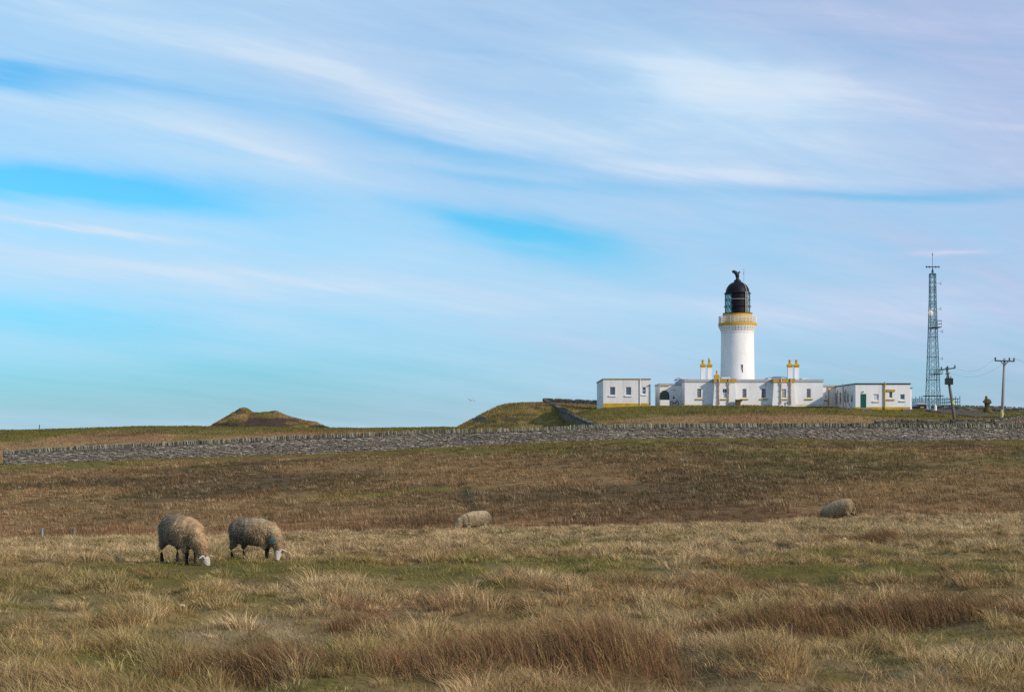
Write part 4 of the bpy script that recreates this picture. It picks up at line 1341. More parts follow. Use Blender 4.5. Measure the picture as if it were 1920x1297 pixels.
hs = [Hb(1143, 1153.6, 725, 741, DB), Hb(1173, 1183.6, 725.2, 741, DB), Hb(1203.6, 1211, 725.4, 738.6, DB)]
mb = MB(); shell(mb, X(1131, DB), X(1219.6, DB), DB, DB + 15, Z(764, DB), Z(711.4, DB), hs)
mb.build('wall', M['white_dirty'], blk)
mb = MB(); mb.box(X(1131, DB) - .08, X(1219.6, DB) + .08, DB - .08, DB + 15.1, Z(711.4, DB) + .003, Z(709.6, DB)); mb.build('roof_edge', M['brown_edge'], blk)
mb = MB(); mb.box(X(1131, DB) - .02, X(1219.6, DB) + .03, DB - .03, DB + .2, Z(764, DB), Z(755.8, DB)); mb.build('plinth', M['plinth'], blk)
for i, h in enumerate(hs):
    window(blk, h, DB, 'blueglass', 'frame', 'white', 1, 2 if i == 2 else 1, .07, sill_ext=.12, sill_drop=.02)
mb = MB(); mb.tube([(X(1200, DB), DB - .08, Z(709, DB)), (X(1200, DB), DB - .08, Z(759, DB))], .05, 6); mb.build('drainpipe', M['white_dirty'], blk)
mb = MB(); mb.tube([(X(1219, DB), DB - .08, Z(722, DB)), (X(1219, DB), DB - .08, Z(758, DB))], .04, 6); mb.build('cable', M['darksteel'], blk)
mb = MB(); mb.box(X(1217.6, DB), X(1219.4, DB), DB - .25, DB - .003, Z(722.6, DB), Z(720.6, DB)); mb.build('lamp', M['black'], blk)
for dd in (3.5, 9.0):
    xx = X(1131, DB)
    mb = MB(); mb.box(xx - .04, xx + .02, DB + dd, DB + dd + 1.6, Z(742, DB), Z(726, DB)); w_ = mb.build('window', M['blueglass'], blk)
    for (a, b) in ((dd - .08, dd), (dd + 1.6, dd + 1.68)):
        mb = MB(); mb.box(xx - .06, xx + .02, DB + a, DB + b, Z(742, DB), Z(726, DB)); mb.build('frame', M['frame'], w_)

# ------------------------------------------------------------------ service building with the green door
DS = 197.0
sv = thing('service_building', 'white flat-roofed building with a green door and black roof edge beside the lattice mast', 'building', (X(1655, DS), DS + 6, Z(767, DS)))
hs = [Hb(1637.2, 1647.8, 738.6, 751, DS), Hb(1666.8, 1673.2, 734.4, 746, DS), Hb(1687.4, 1696.4, 739, 749.2, DS)]
dr = Hb(1613.2, 1624.2, 738.4, 764.8, DS)
mb = MB(); shell(mb, X(1604, DS), X(1706.4, DS), DS, DS + 13.4, Z(773, DS), Z(720.2, DS), hs + [dr])
mb.build('wall', M['white'], sv)
mb = MB(); mb.box(X(1604, DS) - .08, X(1706.4, DS) + .1, DS - .1, DS + 13.5, Z(720.2, DS) + .003, Z(718.2, DS)); mb.build('roof_edge', M['black_edge'], sv)
mb = MB(); mb.box(X(1604, DS) - .02, dr[0] - .02, DS - .03, DS + .2, Z(773, DS), Z(762.8, DS)); mb.box(dr[1] + .02, X(1706.4, DS) - .003, DS - .03, DS + .2, Z(773, DS), Z(762.8, DS)); mb.box(dr[0] - .019, dr[1] + .019, DS - .025, DS + .2, Z(773, DS), Z(764.9, DS))
mb.build('plinth', M['plinth'], sv)
mb = MB(); mb.box(dr[0], dr[1], DS + .06, DS + .13, dr[2], dr[3]); d_ = mb.build('door', M['green_door'], sv)
mb = MB()
for (a, b, c, e) in ((.12, .44, .15, .45), (.56, .88, .15, .45), (.12, .44, .52, .92), (.56, .88, .52, .92)):
    w0, h0 = dr[1] - dr[0], dr[3] - dr[2]
    mb.box(dr[0] + w0 * a, dr[0] + w0 * b, DS + .045, DS + .058, dr[2] + h0 * c, dr[2] + h0 * e)
mb.build('panel', M['green_door'], d_)
mb = MB(); mb.tube([(dr[1] - .14, DS + .02, dr[2] + .95), (dr[1] - .02, DS + .02, dr[2] + .95)], .025, 6); mb.build('handle', M['ladder'], d_)
mb = MB(); mb.lathe(X(1618.8, DS), DS - .1, [(.02, Z(732, DS)), (.09, Z(733, DS)), (.09, Z(735.4, DS)), (.02, Z(736, DS))], 10); mb.build('lamp', M['ladder'], sv)
window(sv, hs[0], DS, 'blind', 'frame', 'pale_sill', 1, 1, .07, sill_ext=.1, sill_drop=.05)
window(sv, hs[1], DS, 'blueglass', 'frame', 'sill', 1, 1, .06, sill_ext=.3, sill_drop=.15, lintel='sill')
window(sv, hs[2], DS, 'blueglass', 'frame', 'pale_sill', 1, 1, .07, sill_ext=.1, sill_drop=.12)
mb = MB(); mb.tube([(X(1658.4, DS), DS - .1, Z(716, DS)), (X(1658.4, DS), DS - .1, Z(766, DS))], .10, 8); mb.build('drainpipe', M['plinth'], sv)
# low lean-to at the sunny end
mb = MB(); mb.box(X(1706.4, DS) + .002, X(1711.4, DS), DS + .4, DS + 10, Z(773, DS), Z(727.6, DS)); e_ = mb.build('lean_to', M['white'], sv)
mb = MB(); mb.box(X(1706.4, DS) + .002, X(1711.4, DS) + .1, DS + .3, DS + 10.1, Z(727.6, DS) + .003, Z(726.6, DS)); mb.build('roof', M['black_edge'], e_)
# windows and pipes of the shaded side wall
xx = X(1604, DS)
for pxw, t0, t1, wd in ((1568.4, 736.5, 756, .9), (1576.3, 735.5, 755, .9), (1584.6, 733, 752, .9), (1590.4, 733.5, 753, 1.0), (1597.6, 732.5, 753, 1.0)):
    dep = xx * F / (pxw - 960)
    mb = MB(); mb.box(xx - .03, xx + .02, dep - wd / 2, dep + wd / 2, Z(t1, dep), Z(t0, dep)); w_ = mb.build('window', M['blueglass'], sv)
    mb = MB(); mb.box(xx - .05, xx + .02, dep - wd / 2 - .08, dep - wd / 2, Z(t1, dep), Z(t0, dep)); mb.box(xx - .05, xx + .02, dep + wd / 2, dep + wd / 2 + .08, Z(t1, dep), Z(t0, dep)); mb.box(xx - .08, xx + .02, dep - wd / 2 - .08, dep + wd / 2 + .08, Z(t1, dep) - .1, Z(t1, dep) - .003)
    mb.build('frame', M['pale_sill'], w_)
for pxw, t0 in ((1571.5, 731), (1581.8, 718), (1586.8, 729)):
    dep = xx * F / (pxw - 960)
    mb = MB(); mb.tube([(xx - .09, dep, Z(t0, dep)), (xx - .09, dep, Z(767, dep))], .06, 6); mb.build('drainpipe', M['rust'], sv)
mb = MB(); dep = xx * F / (1596 - 960); mb.tube([(xx - .3, dep, Z(757, dep)), (xx - .3, dep - .5, Z(761, dep)), (xx - .3, dep - 1.2, Z(764, dep))], .05, 6); mb.build('hose', M['darksteel'], sv)

# concrete steps on the bank
for (a, b, t, lab) in ((1613, 1632, 766, 'grey concrete steps below the green door'), (1690, 1706, 767, 'grey concrete steps below the far end window of the green-door building')):
    st = MB()
    for i in range(5):
        d0 = DS - .9 - i * .75
        st.box(X(a, d0) + .0, X(b, d0), d0 - .75, d0 - .001, gz(X(a, d0), d0) - 1.0, Z(t + 2.0 * i, d0))
    tag(st.build('steps', M['concrete']), lab, 'steps', 'concrete steps on the bank')

# ------------------------------------------------------------------ lattice mast
DM = 216.0
mx0 = X(1749.2, DM); mg = Z(764, DM)
mast = thing('radio_mast', 'tall tapering blue-grey lattice mast with aerials beside the white buildings', 'mast', (mx0, DM, mg))


def mhw(py):   # half width in metres
    return float(np.interp(py, [514, 560, 614, 680, 760], [6.0, 6.6, 8.3, 10.8, 14.2])) * .79 * DM / F


def mcx(py):
    return X(float(np.interp(py, [514, 614, 760], [1748.6, 1749.0, 1749.4])), DM)


levels = [764, 745, 728, 712, 697, 683, 669.5, 656.5, 644, 632, 620.5, 609.5, 599, 589, 579.5, 570, 561, 552, 543, 534, 524, 514]
mb = MB()
cn = ((-1, -1), (1, -1), (1, 1), (-1, 1))


def mp(py, c):
    h = mhw(py); return (mcx(py) + c[0] * h, DM + c[1] * h, Z(py, DM))


for c in cn:
    mb.tube([mp(py, c) for py in levels], .065, 6)
mb.build('legs', M['steel'], mast)
mb = MB()
for i in range(len(levels) - 1):
    for k in range(4):
        c0, c1 = cn[k], cn[(k + 1) % 4]
        mb.tube([mp(levels[i], c0), mp(levels[i + 1], c1)], .027, 5)
        mb.tube([mp(levels[i], c1), mp(levels[i + 1], c0)], .027, 5)
        if i % 3 == 0:
            mb.tube([mp(levels[i], c0), mp(levels[i], c1)], .035, 5)
for k in range(4):
    mb.tube([mp(514, cn[k]), mp(514, cn[(k + 1) % 4])], .1, 5)
mb.build('bracing', M['steel'], mast)
for (py, a, b, rail) in ((614, 1745.3, 1760.6, 12), (701, 1748.5, 1763, 8), (742, 1734.5, 1765.5, 0)):
    mb = MB(); x0, x1 = X(a, DM), X(b, DM)
    mb.box(x0, x1, DM - 1.3, DM + 1.3, Z(py + 1, DM), Z(py - .6, DM))
    pf = mb.build('platform', M['darksteel'], mast)
    if rail:
        mb = MB()
        for xx in (x0, (x0 + x1) / 2, x1):
            for yy in (-1.28, 1.28):
                mb.tube([(xx, DM + yy, Z(py, DM)), (xx, DM + yy, Z(py - rail, DM))], .035, 5)
        for q in (rail, rail * .5):
            for yy in (-1.28, 1.28):
                mb.tube([(x0, DM + yy, Z(py - q, DM)), (x1, DM + yy, Z(py - q, DM))], .035, 5)
            mb.tube([(x1, DM - 1.28, Z(py - q, DM)), (x1, DM + 1.28, Z(py - q, DM))], .035, 5)
        mb.build('railing', M['steel'], pf)
# head frame
mb = MB(); mb.box(X(1736, DM), X(1761.4, DM), DM - .12, DM + .12, Z(501.2, DM), Z(499.6, DM))
for q in (1737, 1742.5, 1754.5, 1760.5):
    mb.tube([(X(q, DM), DM, Z(502.4, DM)), (X(q, DM), DM, Z(498.6, DM))], .07, 6)
mb.build('crossarm', M['darksteel'], mast)
mb = MB(); mb.tube([(X(1748.6, DM), DM, Z(514, DM)), (X(1748.6, DM), DM, Z(506, DM)), (X(1748.6, DM), DM, Z(505.9, DM)), (X(1748.6, DM), DM, Z(500, DM))], [.16, .16, .07, .07], 8)
mb.tube([(X(1748.8, DM), DM, Z(500, DM)), (X(1748.4, DM), DM, Z(474, DM))], .03, 5); mb.tube([(X(1748.4, DM), DM, Z(478.5, DM)), (X(1748.4, DM), DM, Z(475.5, DM))], .07, 6)
mb.build('aerial', M['darksteel'], mast)
# dish
mb = MB(); dc = Vector((X(1744, DM), DM - 1.0, Z(587, DM)))
rg = []
nn_ = 18
for i, (r, dpt) in enumerate(((.02, .22), (.18, .18), (.34, .08), (.44, -.04))):
    for k in range(nn_):
        a = 2 * PI * k / nn_; rg.append((dc.x + r * math.cos(a) * .9 - .1, dc.y + dpt, dc.z + r * math.sin(a)))
mb.add(rg, [(i * nn_ + k, i * nn_ + (k + 1) % nn_, (i + 1) * nn_ + (k + 1) % nn_, (i + 1) * nn_ + k) for i in range(3) for k in range(nn_)])
mb.lathe(dc.x - .1, dc.y + .24, [(.3, dc.z - .3), (.33, dc.z), (.2, dc.z + .35)], 12)
mb.build('dish', M['dish'], mast)
for py in (531.5, 579, 621.5, 672):
    x1 = X(1762.5 if py < 600 else 1765.5, DM)
    mb = MB(); mb.tube([(mcx(py) + mhw(py), DM - .4, Z(py, DM)), (x1, DM - .4, Z(py, DM))], .022, 5)
    mb.tube([(x1, DM - .4, Z(py + 3.6, DM)), (x1, DM - .4, Z(py - 3.6, DM))], .03, 5); mb.tube([(x1 - .25, DM - .4, Z(py + 1.2, DM)), (x1 + .15, DM - .4, Z(py + 1.2, DM))], .02, 5)
    mb.build('antenna', M['steel'], mast)
# ladder inside the mast
mb = MB()
for off in (-.2, .2):
    mb.tube([(mcx(764) + off + .1, DM + .2, Z(764, DM)), (mcx(514) + off, DM + .2, Z(514, DM))], .03, 5)
for i in range(60):
    t = i / 60; py = 764 - 250 * t
    mb.tube([(mcx(py) - .15, DM + .2, Z(py, DM)), (mcx(py) + .25, DM + .2, Z(py, DM))], .02, 4)
mb.build('ladder', M['steel'], mast)

# fence round the mast foot
fc = thing('compound_fence', 'open blue-grey steel fence round the foot of the lattice mast', 'fence', (X(1752, 212), 212, Z(764, 212)))
corner = [(X(1717, 214), 211.0), (X(1788, 214), 211.0), (X(1786, 214), 222.0), (X(1717, 214), 222.0)]
for (ax, ay), (bx_, by_) in zip(corner, corner[1:] + corner[:1]):
    nseg = max(3, int(math.hypot(bx_ - ax, by_ - ay) / .95))
    for i in range(nseg):
        t = i / nseg; xx = ax + (bx_ - ax) * t; yy = ay + (by_ - ay) * t
        tall = 743 if i % 2 == 0 else 747
        mb = MB(); mb.box(xx - .045, xx + .045, yy - .045, yy + .045, Z(766, 214), Z(tall, 214)); mb.build('post', M['steel'], fc)
    for py in (748, 754, 760):
        mb = MB(); mb.tube([(ax, ay, Z(py, 214)), (bx_, by_, Z(py, 214))], .045, 5); mb.build('rail', M['steel'], fc)

# ------------------------------------------------------------------ poles and wires
DP = 165.0


def pole(name, label, base, top, arm, group, m):
    b = P(*base, DP); t = P(*top, DP)
    g_ = gz(b.x, b.y)
    root = thing(name, label, 'utility pole', (b.x, b.y, min(g_, b.z)), group)
    dirv = (t - b).normalized()
    mb = MB(); b0 = b - dirv * max(.6, b.z - g_ + .4)
    mb.tube([b0, b + (t - b) * .5, t], [.19, .165, .13], 10); mb.build('pole', M[m], root, smooth=True)
    a0 = P(arm[0], arm[1], DP - .2); a1 = P(arm[2], arm[3], DP - .2)
    mb = MB(); mb.tube([a0, a1], .085, 6); mb.build('crossarm', M['darksteel'], root)
    return root, b, t, a0, a1


pl, b, t, a0, a1 = pole('utility_pole', 'leaning timber pole carrying a transformer box below a tilted crossarm', (1790.7, 792), (1775, 688), (1761.5, 693.5, 1791.3, 689.7), 'wire poles behind the moor wall', 'timber')
mb = MB(); c_ = P(1779, 714.8, DP - .38)
mb.box(c_.x - .40, c_.x + .40, c_.y - .3, c_.y + .2, c_.z - .36, c_.z + .34)
tr = mb.build('transformer', M['tank'], pl)
mb = MB()
for q in (-.22, 0, .22):
    mb.lathe(c_.x + q, c_.y, [(.05, c_.z + .34), (.07, c_.z + .42), (.04, c_.z + .5), (.05, c_.z + .58)], 8)
mb.build('bushings', M['insul'], tr)
for (q0, q1) in ((1765, 693), (1790.4, 689.8), (1777, 691.6)):
    mb = MB(); c_ = P(q0, q1, DP - .2); mb.lathe(c_.x, c_.y, [(.04, c_.z + .02), (.09, c_.z + .1), (.06, c_.z + .2), (.09, c_.z + .28), (.02, c_.z + .34)], 10); mb.build('insulator', M['insul'], pl)
mb = MB(); mb.tube([P(1772, 701.5, DP - .2), P(1781.5, 699.5, DP - .2)], .05, 6); mb.build('bracket', M['darksteel'], pl)
mb = MB(); e0 = P(1785.9, 752, DP - .02); e1 = P(1786.5, 757, DP - .02); mb.tube([e0, e1], .19, 10); mb.build('marker', M['tag'], pl)
L1 = a1
pr, b, t, a0, a1 = pole('utility_pole', 'pale upright pole with a braced crossarm and a yellow marker near its foot', (1878.4, 793), (1883.6, 671.6), (1865.2, 676, 1902.3, 677.2), 'wire poles behind the moor wall', 'pale_timber')
mb = MB(); mb.tube([P(1876, 677, DP - .24), P(1883.2, 685, DP - .24)], .05, 6); mb.tube([P(1891, 677.4, DP - .24), P(1883.2, 685, DP - .24)], .05, 6); mb.build('brace', M['darksteel'], pr)
ins = []
for q0, q1 in ((1866.2, 675.6), (1892.6, 676.5), (1901.2, 676.8)):
    mb = MB(); c_ = P(q0, q1, DP - .2); mb.lathe(c_.x, c_.y, [(.04, c_.z + .02), (.10, c_.z + .12), (.06, c_.z + .2), (.11, c_.z + .28), (.02, c_.z + .36)], 10); mb.build('insulator', M['insul'], pr)
    ins.append(Vector((c_.x, c_.y, c_.z + .3)))
mb = MB(); mb.tube([P(1879, 774, DP - .02), P(1878.8, 778.5, DP - .02)], .185, 10); mb.build('marker', M['tag'], pr)
mb = MB(); mb.tube([P(1879, 768, DP - .01), P(1878.5, 792, DP - .01)], .172, 10); mb.build('sleeve', M['ladder'], pr)


def wire(a, b, sag, label):
    pts = [a.lerp(b, i / 20) - Vector((0, 0, sag * 4 * (i / 20) * (1 - i / 20))) for i in range(21)]
    mb = MB(); mb.tube(pts, .008, 5)
    tag(mb.build('power_wire', M['wire']), label, 'wire', 'wires along the poles')


wire(P(1790.4, 688.6, DP - .2), ins[0], .9, 'upper sagging wire strung between the two poles')
wire(P(1781.5, 699.5, DP - .2), ins[1], 1.1, 'lower sagging wire strung between the two poles')
wire(ins[2], P(2150, 684, DP + 6), .8, 'wire leaving the braced pole from the end of its crossarm')
wire(ins[1], P(2150, 682, DP + 4), 1.0, 'wire leaving the braced pole from beside its top')

# ------------------------------------------------------------------ standing stone figure
DF = 195.0
fg = thing('stone_figure', 'brown weathered stone figure with folded arms on a spreading plinth', 'statue', (X(1851, DF), DF, Z(772, DF)))


def fz(py): return Z(py, DF)


def loft(mb, rings, n=16):
    """rings: (cx, cy, z, rx, ry)"""
    vs_ = []
    for (cx, cy, z, rx, ry) in rings:
        for k in range(n):
            a = 2 * PI * k / n; vs_.append((cx + math.cos(a) * rx, cy + math.sin(a) * ry, z))
    fs_ = [(i * n + k, i * n + (k + 1) % n, (i + 1) * n + (k + 1) % n, (i + 1) * n + k) for i in range(len(rings) - 1) for k in range(n)]
    fs_ += [tuple(range(n - 1, -1, -1)), tuple((len(rings) - 1) * n + k for k in range(n))]
    mb.add(vs_, fs_)


kf = DF / F
xf = lambda px: X(px, DF)
mb = MB()
loft(mb, [(xf(1851.5), DF, fz(773), 8.6 * kf, .5), (xf(1851.5), DF, fz(770.5), 8.2 * kf, .48), (xf(1851.5), DF, fz(767), 6.6 * kf, .42), (xf(1851.3), DF, fz(763), 5.6 * kf, .38)])
mb.build('plinth', M['stone_brown'], fg, smooth=True)
mb = MB()
loft(mb, [(xf(1851.3), DF, fz(763.2), 5.4 * kf, .34), (xf(1851), DF, fz(760), 4.9 * kf, .32), (xf(1851), DF, fz(756), 5.2 * kf, .34), (xf(1851.3), DF, fz(752), 6.0 * kf, .36), (xf(1851.3), DF, fz(749), 5.6 * kf, .32), (xf(1850), DF, fz(747.2), 3.2 * kf, .22), (xf(1849.4), DF, fz(746.4), 2.0 * kf, .14),
          (xf(1849.2), DF, fz(745.4), 2.2 * kf, .16), (xf(1849.2), DF - .02, fz(743.6), 2.2 * kf, .17), (xf(1849.2), DF, fz(742.2), 1.4 * kf, .1)])
mb.tube([(xf(1846), DF - .15, fz(750)), (xf(1843.6), DF - .2, fz(753.5)), (xf(1846), DF - .38, fz(755)), (xf(1851), DF - .42, fz(754))], [.13, .14, .12, .1], 10)
mb.tube([(xf(1855.5), DF - .1, fz(750)), (xf(1856.6), DF - .2, fz(755)), (xf(1852), DF - .4, fz(755.5))], [.14, .14, .1], 10)
mb.build('body', M['stone_brown'], fg, smooth=True)

# ------------------------------------------------------------------ white marker post
mb = MB(); d_ = 195.0; xm = X(1753.8, d_)
mb.lathe(xm, d_, [(.22, Z(776, d_)), (.2, Z(773.5, d_)), (.17, Z(762, d_)), (.14, Z(759.6, d_)), (.05, Z(759, d_))], 12)
o = mb.build('marker_post', M['white'], None); smooth_by_angle(o, 40)
tag(o, 'short white marker post at the bend of the track by the mast', 'post')


# ------------------------------------------------------------------ parked cars (seen from behind)
def car(label, px0, px1, pyb, d, paint, group):
    w = X(px1, d) - X(px0, d); cx_ = (X(px0, d) + X(px1, d)) / 2; zb = Z(pyb, d)
    root = thing('parked_car', label, 'car', (cx_, d + 2, zb), group)
    hw = w / 2
    Hh = w * .80
    # body: cross sections from tail to nose
    sec = [(0.00, .34, .30, .92), (0.10, .42, .22, 1.0), (0.5, .50, .2, 1.0), (2.9, .50, .2, 1.0), (3.9, .42, .22, .95), (4.15, .34, .28, .85)]
    mb = MB(); vs_ = []; n = 8
    for (yy, top, bot, ws) in sec:
        z0 = zb + bot * w * .62; z1 = zb + top * w * 1.02
        for (fx, fz_) in ((-.9, 0), (-1, .25), (-1, .75), (-.93, 1), (.93, 1), (1, .75), (1, .25), (.9, 0)):
            vs_.append((cx_ + fx * hw * ws, d + yy, z0 + (z1 - z0) * fz_))
    fs_ = [(i * n + k, i * n + (k + 1) % n, (i + 1) * n + (k + 1) % n, (i + 1) * n + k) for i in range(len(sec) - 1) for k in range(n)]
    fs_ += [tuple(range(n)), tuple((len(sec) - 1) * n + k for k in range(n))[::-1]]
    mb.add(vs_, [f[::-1] for f in fs_]); o_ = mb.build('body', M[paint], root); smooth_by_angle(o_, 35)
    zt = zb + Hh; zs = zb + w * .49
    mb = MB(); mb.hexa([(cx_ - hw * .93, d + .12, zs), (cx_ + hw * .93, d + .12, zs), (cx_ + hw * .93, d + 3.1, zs), (cx_ - hw * .93, d + 3.1, zs), (cx_ - hw * .74, d + .6, zt), (cx_ + hw * .74, d + .6, zt), (cx_ + hw * .74, d + 2.2, zt), (cx_ - hw * .74, d + 2.2, zt)])
    cb = mb.build('cabin', M['carglass'], root)
    mb = MB(); mb.box(cx_ - hw * .76, cx_ + hw * .76, d + .58, d + 2.25, zt + .002, zt + .06); mb.build('roof', M[paint], root)
    for s_ in (-1, 1):
        mb = MB(); mb.box(cx_ + s_ * hw * .84 - .06, cx_ + s_ * hw * .84 + .06, d - .03, d + .12, zb + w * .27, zb + w * .35); mb.build('tail_lamp', M['redlamp'], root)
        for yy in (.8, 3.3):
            mb = MB(); mb.tube([(cx_ + s_ * (hw - .2), d + yy, zb + .3), (cx_ + s_ * (hw - .02), d + yy, zb + .3)], .31, 16); mb.build('wheel', M['tyre'], root)
    mb = MB(); mb.box(cx_ - .26, cx_ + .26, d - .06, d - .004, zb + w * .18, zb + w * .18 + .12); mb.build('number_plate', M['plate'], root)
    mb = MB(); mb.box(cx_ - hw * .9, cx_ + hw * .9, d - .09, d + .1, zb + w * .11, zb + w * .165); mb.build('bumper', M['tyre'], root)


car('black car parked tail-on between the white building and the mast', 1719.6, 1738.2, 767.5, 212.0 - 4, 'carpaint', 'cars parked by the mast')
car('pale blue car half hidden behind the end of the white building', 1703, 1720, 766, 222.0, 'bluecar', 'cars parked by the mast')

# ------------------------------------------------------------------ small posts, bird, litter
mb = MB(); d_ = 203.0
mb.tube([P(73.2, 809.5, d_), P(74.2, 795.8, d_)], [.07, .055], 6)
tag(mb.build('thin_pole', M['darksteel']), 'lone thin dark pole on the grassy skyline beyond the moor wall', 'pole')
for (px, py0, py1, d_, m, lab) in ((79, 1003, 991, 49.0, 'pale_timber', 'pale thin fence post in the tall grass at the pasture edge'), (138.5, 1003, 991, 49.0, 'timber', 'dark grey-green fence post in the tall grass near the two grazing sheep')):
    root = thing('fence_post', lab, 'post', (X(px, d_), d_, gz(X(px, d_), d_)), 'fence posts at the pasture edge')
    mb = MB(); mb.tube([(X(px, d_), d_, gz(X(px, d_), d_) - .1), P(px + .4, py1 - 1, d_)], .035 if m == 'pale_timber' else .055, 8); mb.build('post', M[m], root)
    mb = MB(); c_ = P(px + .4, py1 + 2.5, d_); mb.tube([(c_.x - .06, c_.y, c_.z), (c_.x + .06, c_.y, c_.z)], .02, 6); mb.build('staple', M['darksteel'], root)
for px, lab in ((1044.2, 'thin pale stake behind the hilltop wall, the one closer to the hill'), (1048.2, 'thin pale stake behind the hilltop wall, the one closer to the white block')):
    mb = MB(); mb.tube([P(px, 752, 264), P(px, 742.5, 264)], .06, 6); mb.tube([P(px - .6, 743.4, 264), P(px + .6, 743.4, 264)], .05, 5)
    tag(mb.build('stake', M['ladder']), lab, 'stake', 'stakes behind the hilltop wall')
yq = HILL
mb = MB(); x_ = X(909.5, 228); mb.tube([(x_, 228, hz(HILL, x_, 228) - .3), (x_, 228, Z(779.5, 228))], [.16, .13], 6)
tag(mb.build('marker_stone', M['ladder']), 'small pale marker stone beside the dark crag on the hillside', 'stone')
for px, d_, lab in ((1583.5, 29.6, 'small white stone among the rust rushes'), (341, 15.9, 'tiny white stone in the straw grass in front of the sheep')):
    mb = MB(); c_ = gpix(px, d_)
    zt_ = .16 if d_ > 20 else .05
    mb.tube([c_ + Vector((-.03, 0, zt_)), c_ + Vector((-.012, 0, zt_ + .01)), c_ + Vector((.015, .01, zt_ + .012)), c_ + Vector((.03, 0, zt_ + .004))], [.008, .018, .015, .006], 9)
    tag(mb.build('white_stone', M['ladder'], None, smooth=True), lab, 'stone')
# gull
gl_ = P(883.5, 750.5, 160)
mb = MB(); mb.tube([gl_ + Vector((-.16, 0, .01)), gl_, gl_ + Vector((.2, 0, -.02))], [.02, .06, .015], 8)
bd = mb.build('bird', M['bird'], None, smooth=True)
tag(bd, 'faint pale gull gliding in the sky beside the hill', 'bird')
for s_ in (-1, 1):
    mb = MB(); q = gl_ + Vector((0, 0, .02))
    sp = .42
    mb.add([q + Vector((-.09, 0, 0)), q + Vector((.09, 0, 0)), q + Vector((.02 + s_ * .2, s_ * .1, .1)), q + Vector((-.12 + s_ * .2, s_ * .1, .12)), q + Vector((s_ * sp + .04, s_ * .2, -.16 * s_)), q + Vector((s_ * sp, s_ * .2, -.15 * s_)),
            ], [(0, 1, 2, 3), (3, 2, 4, 5)])
    mb.build('wing', M['bird'], bd)


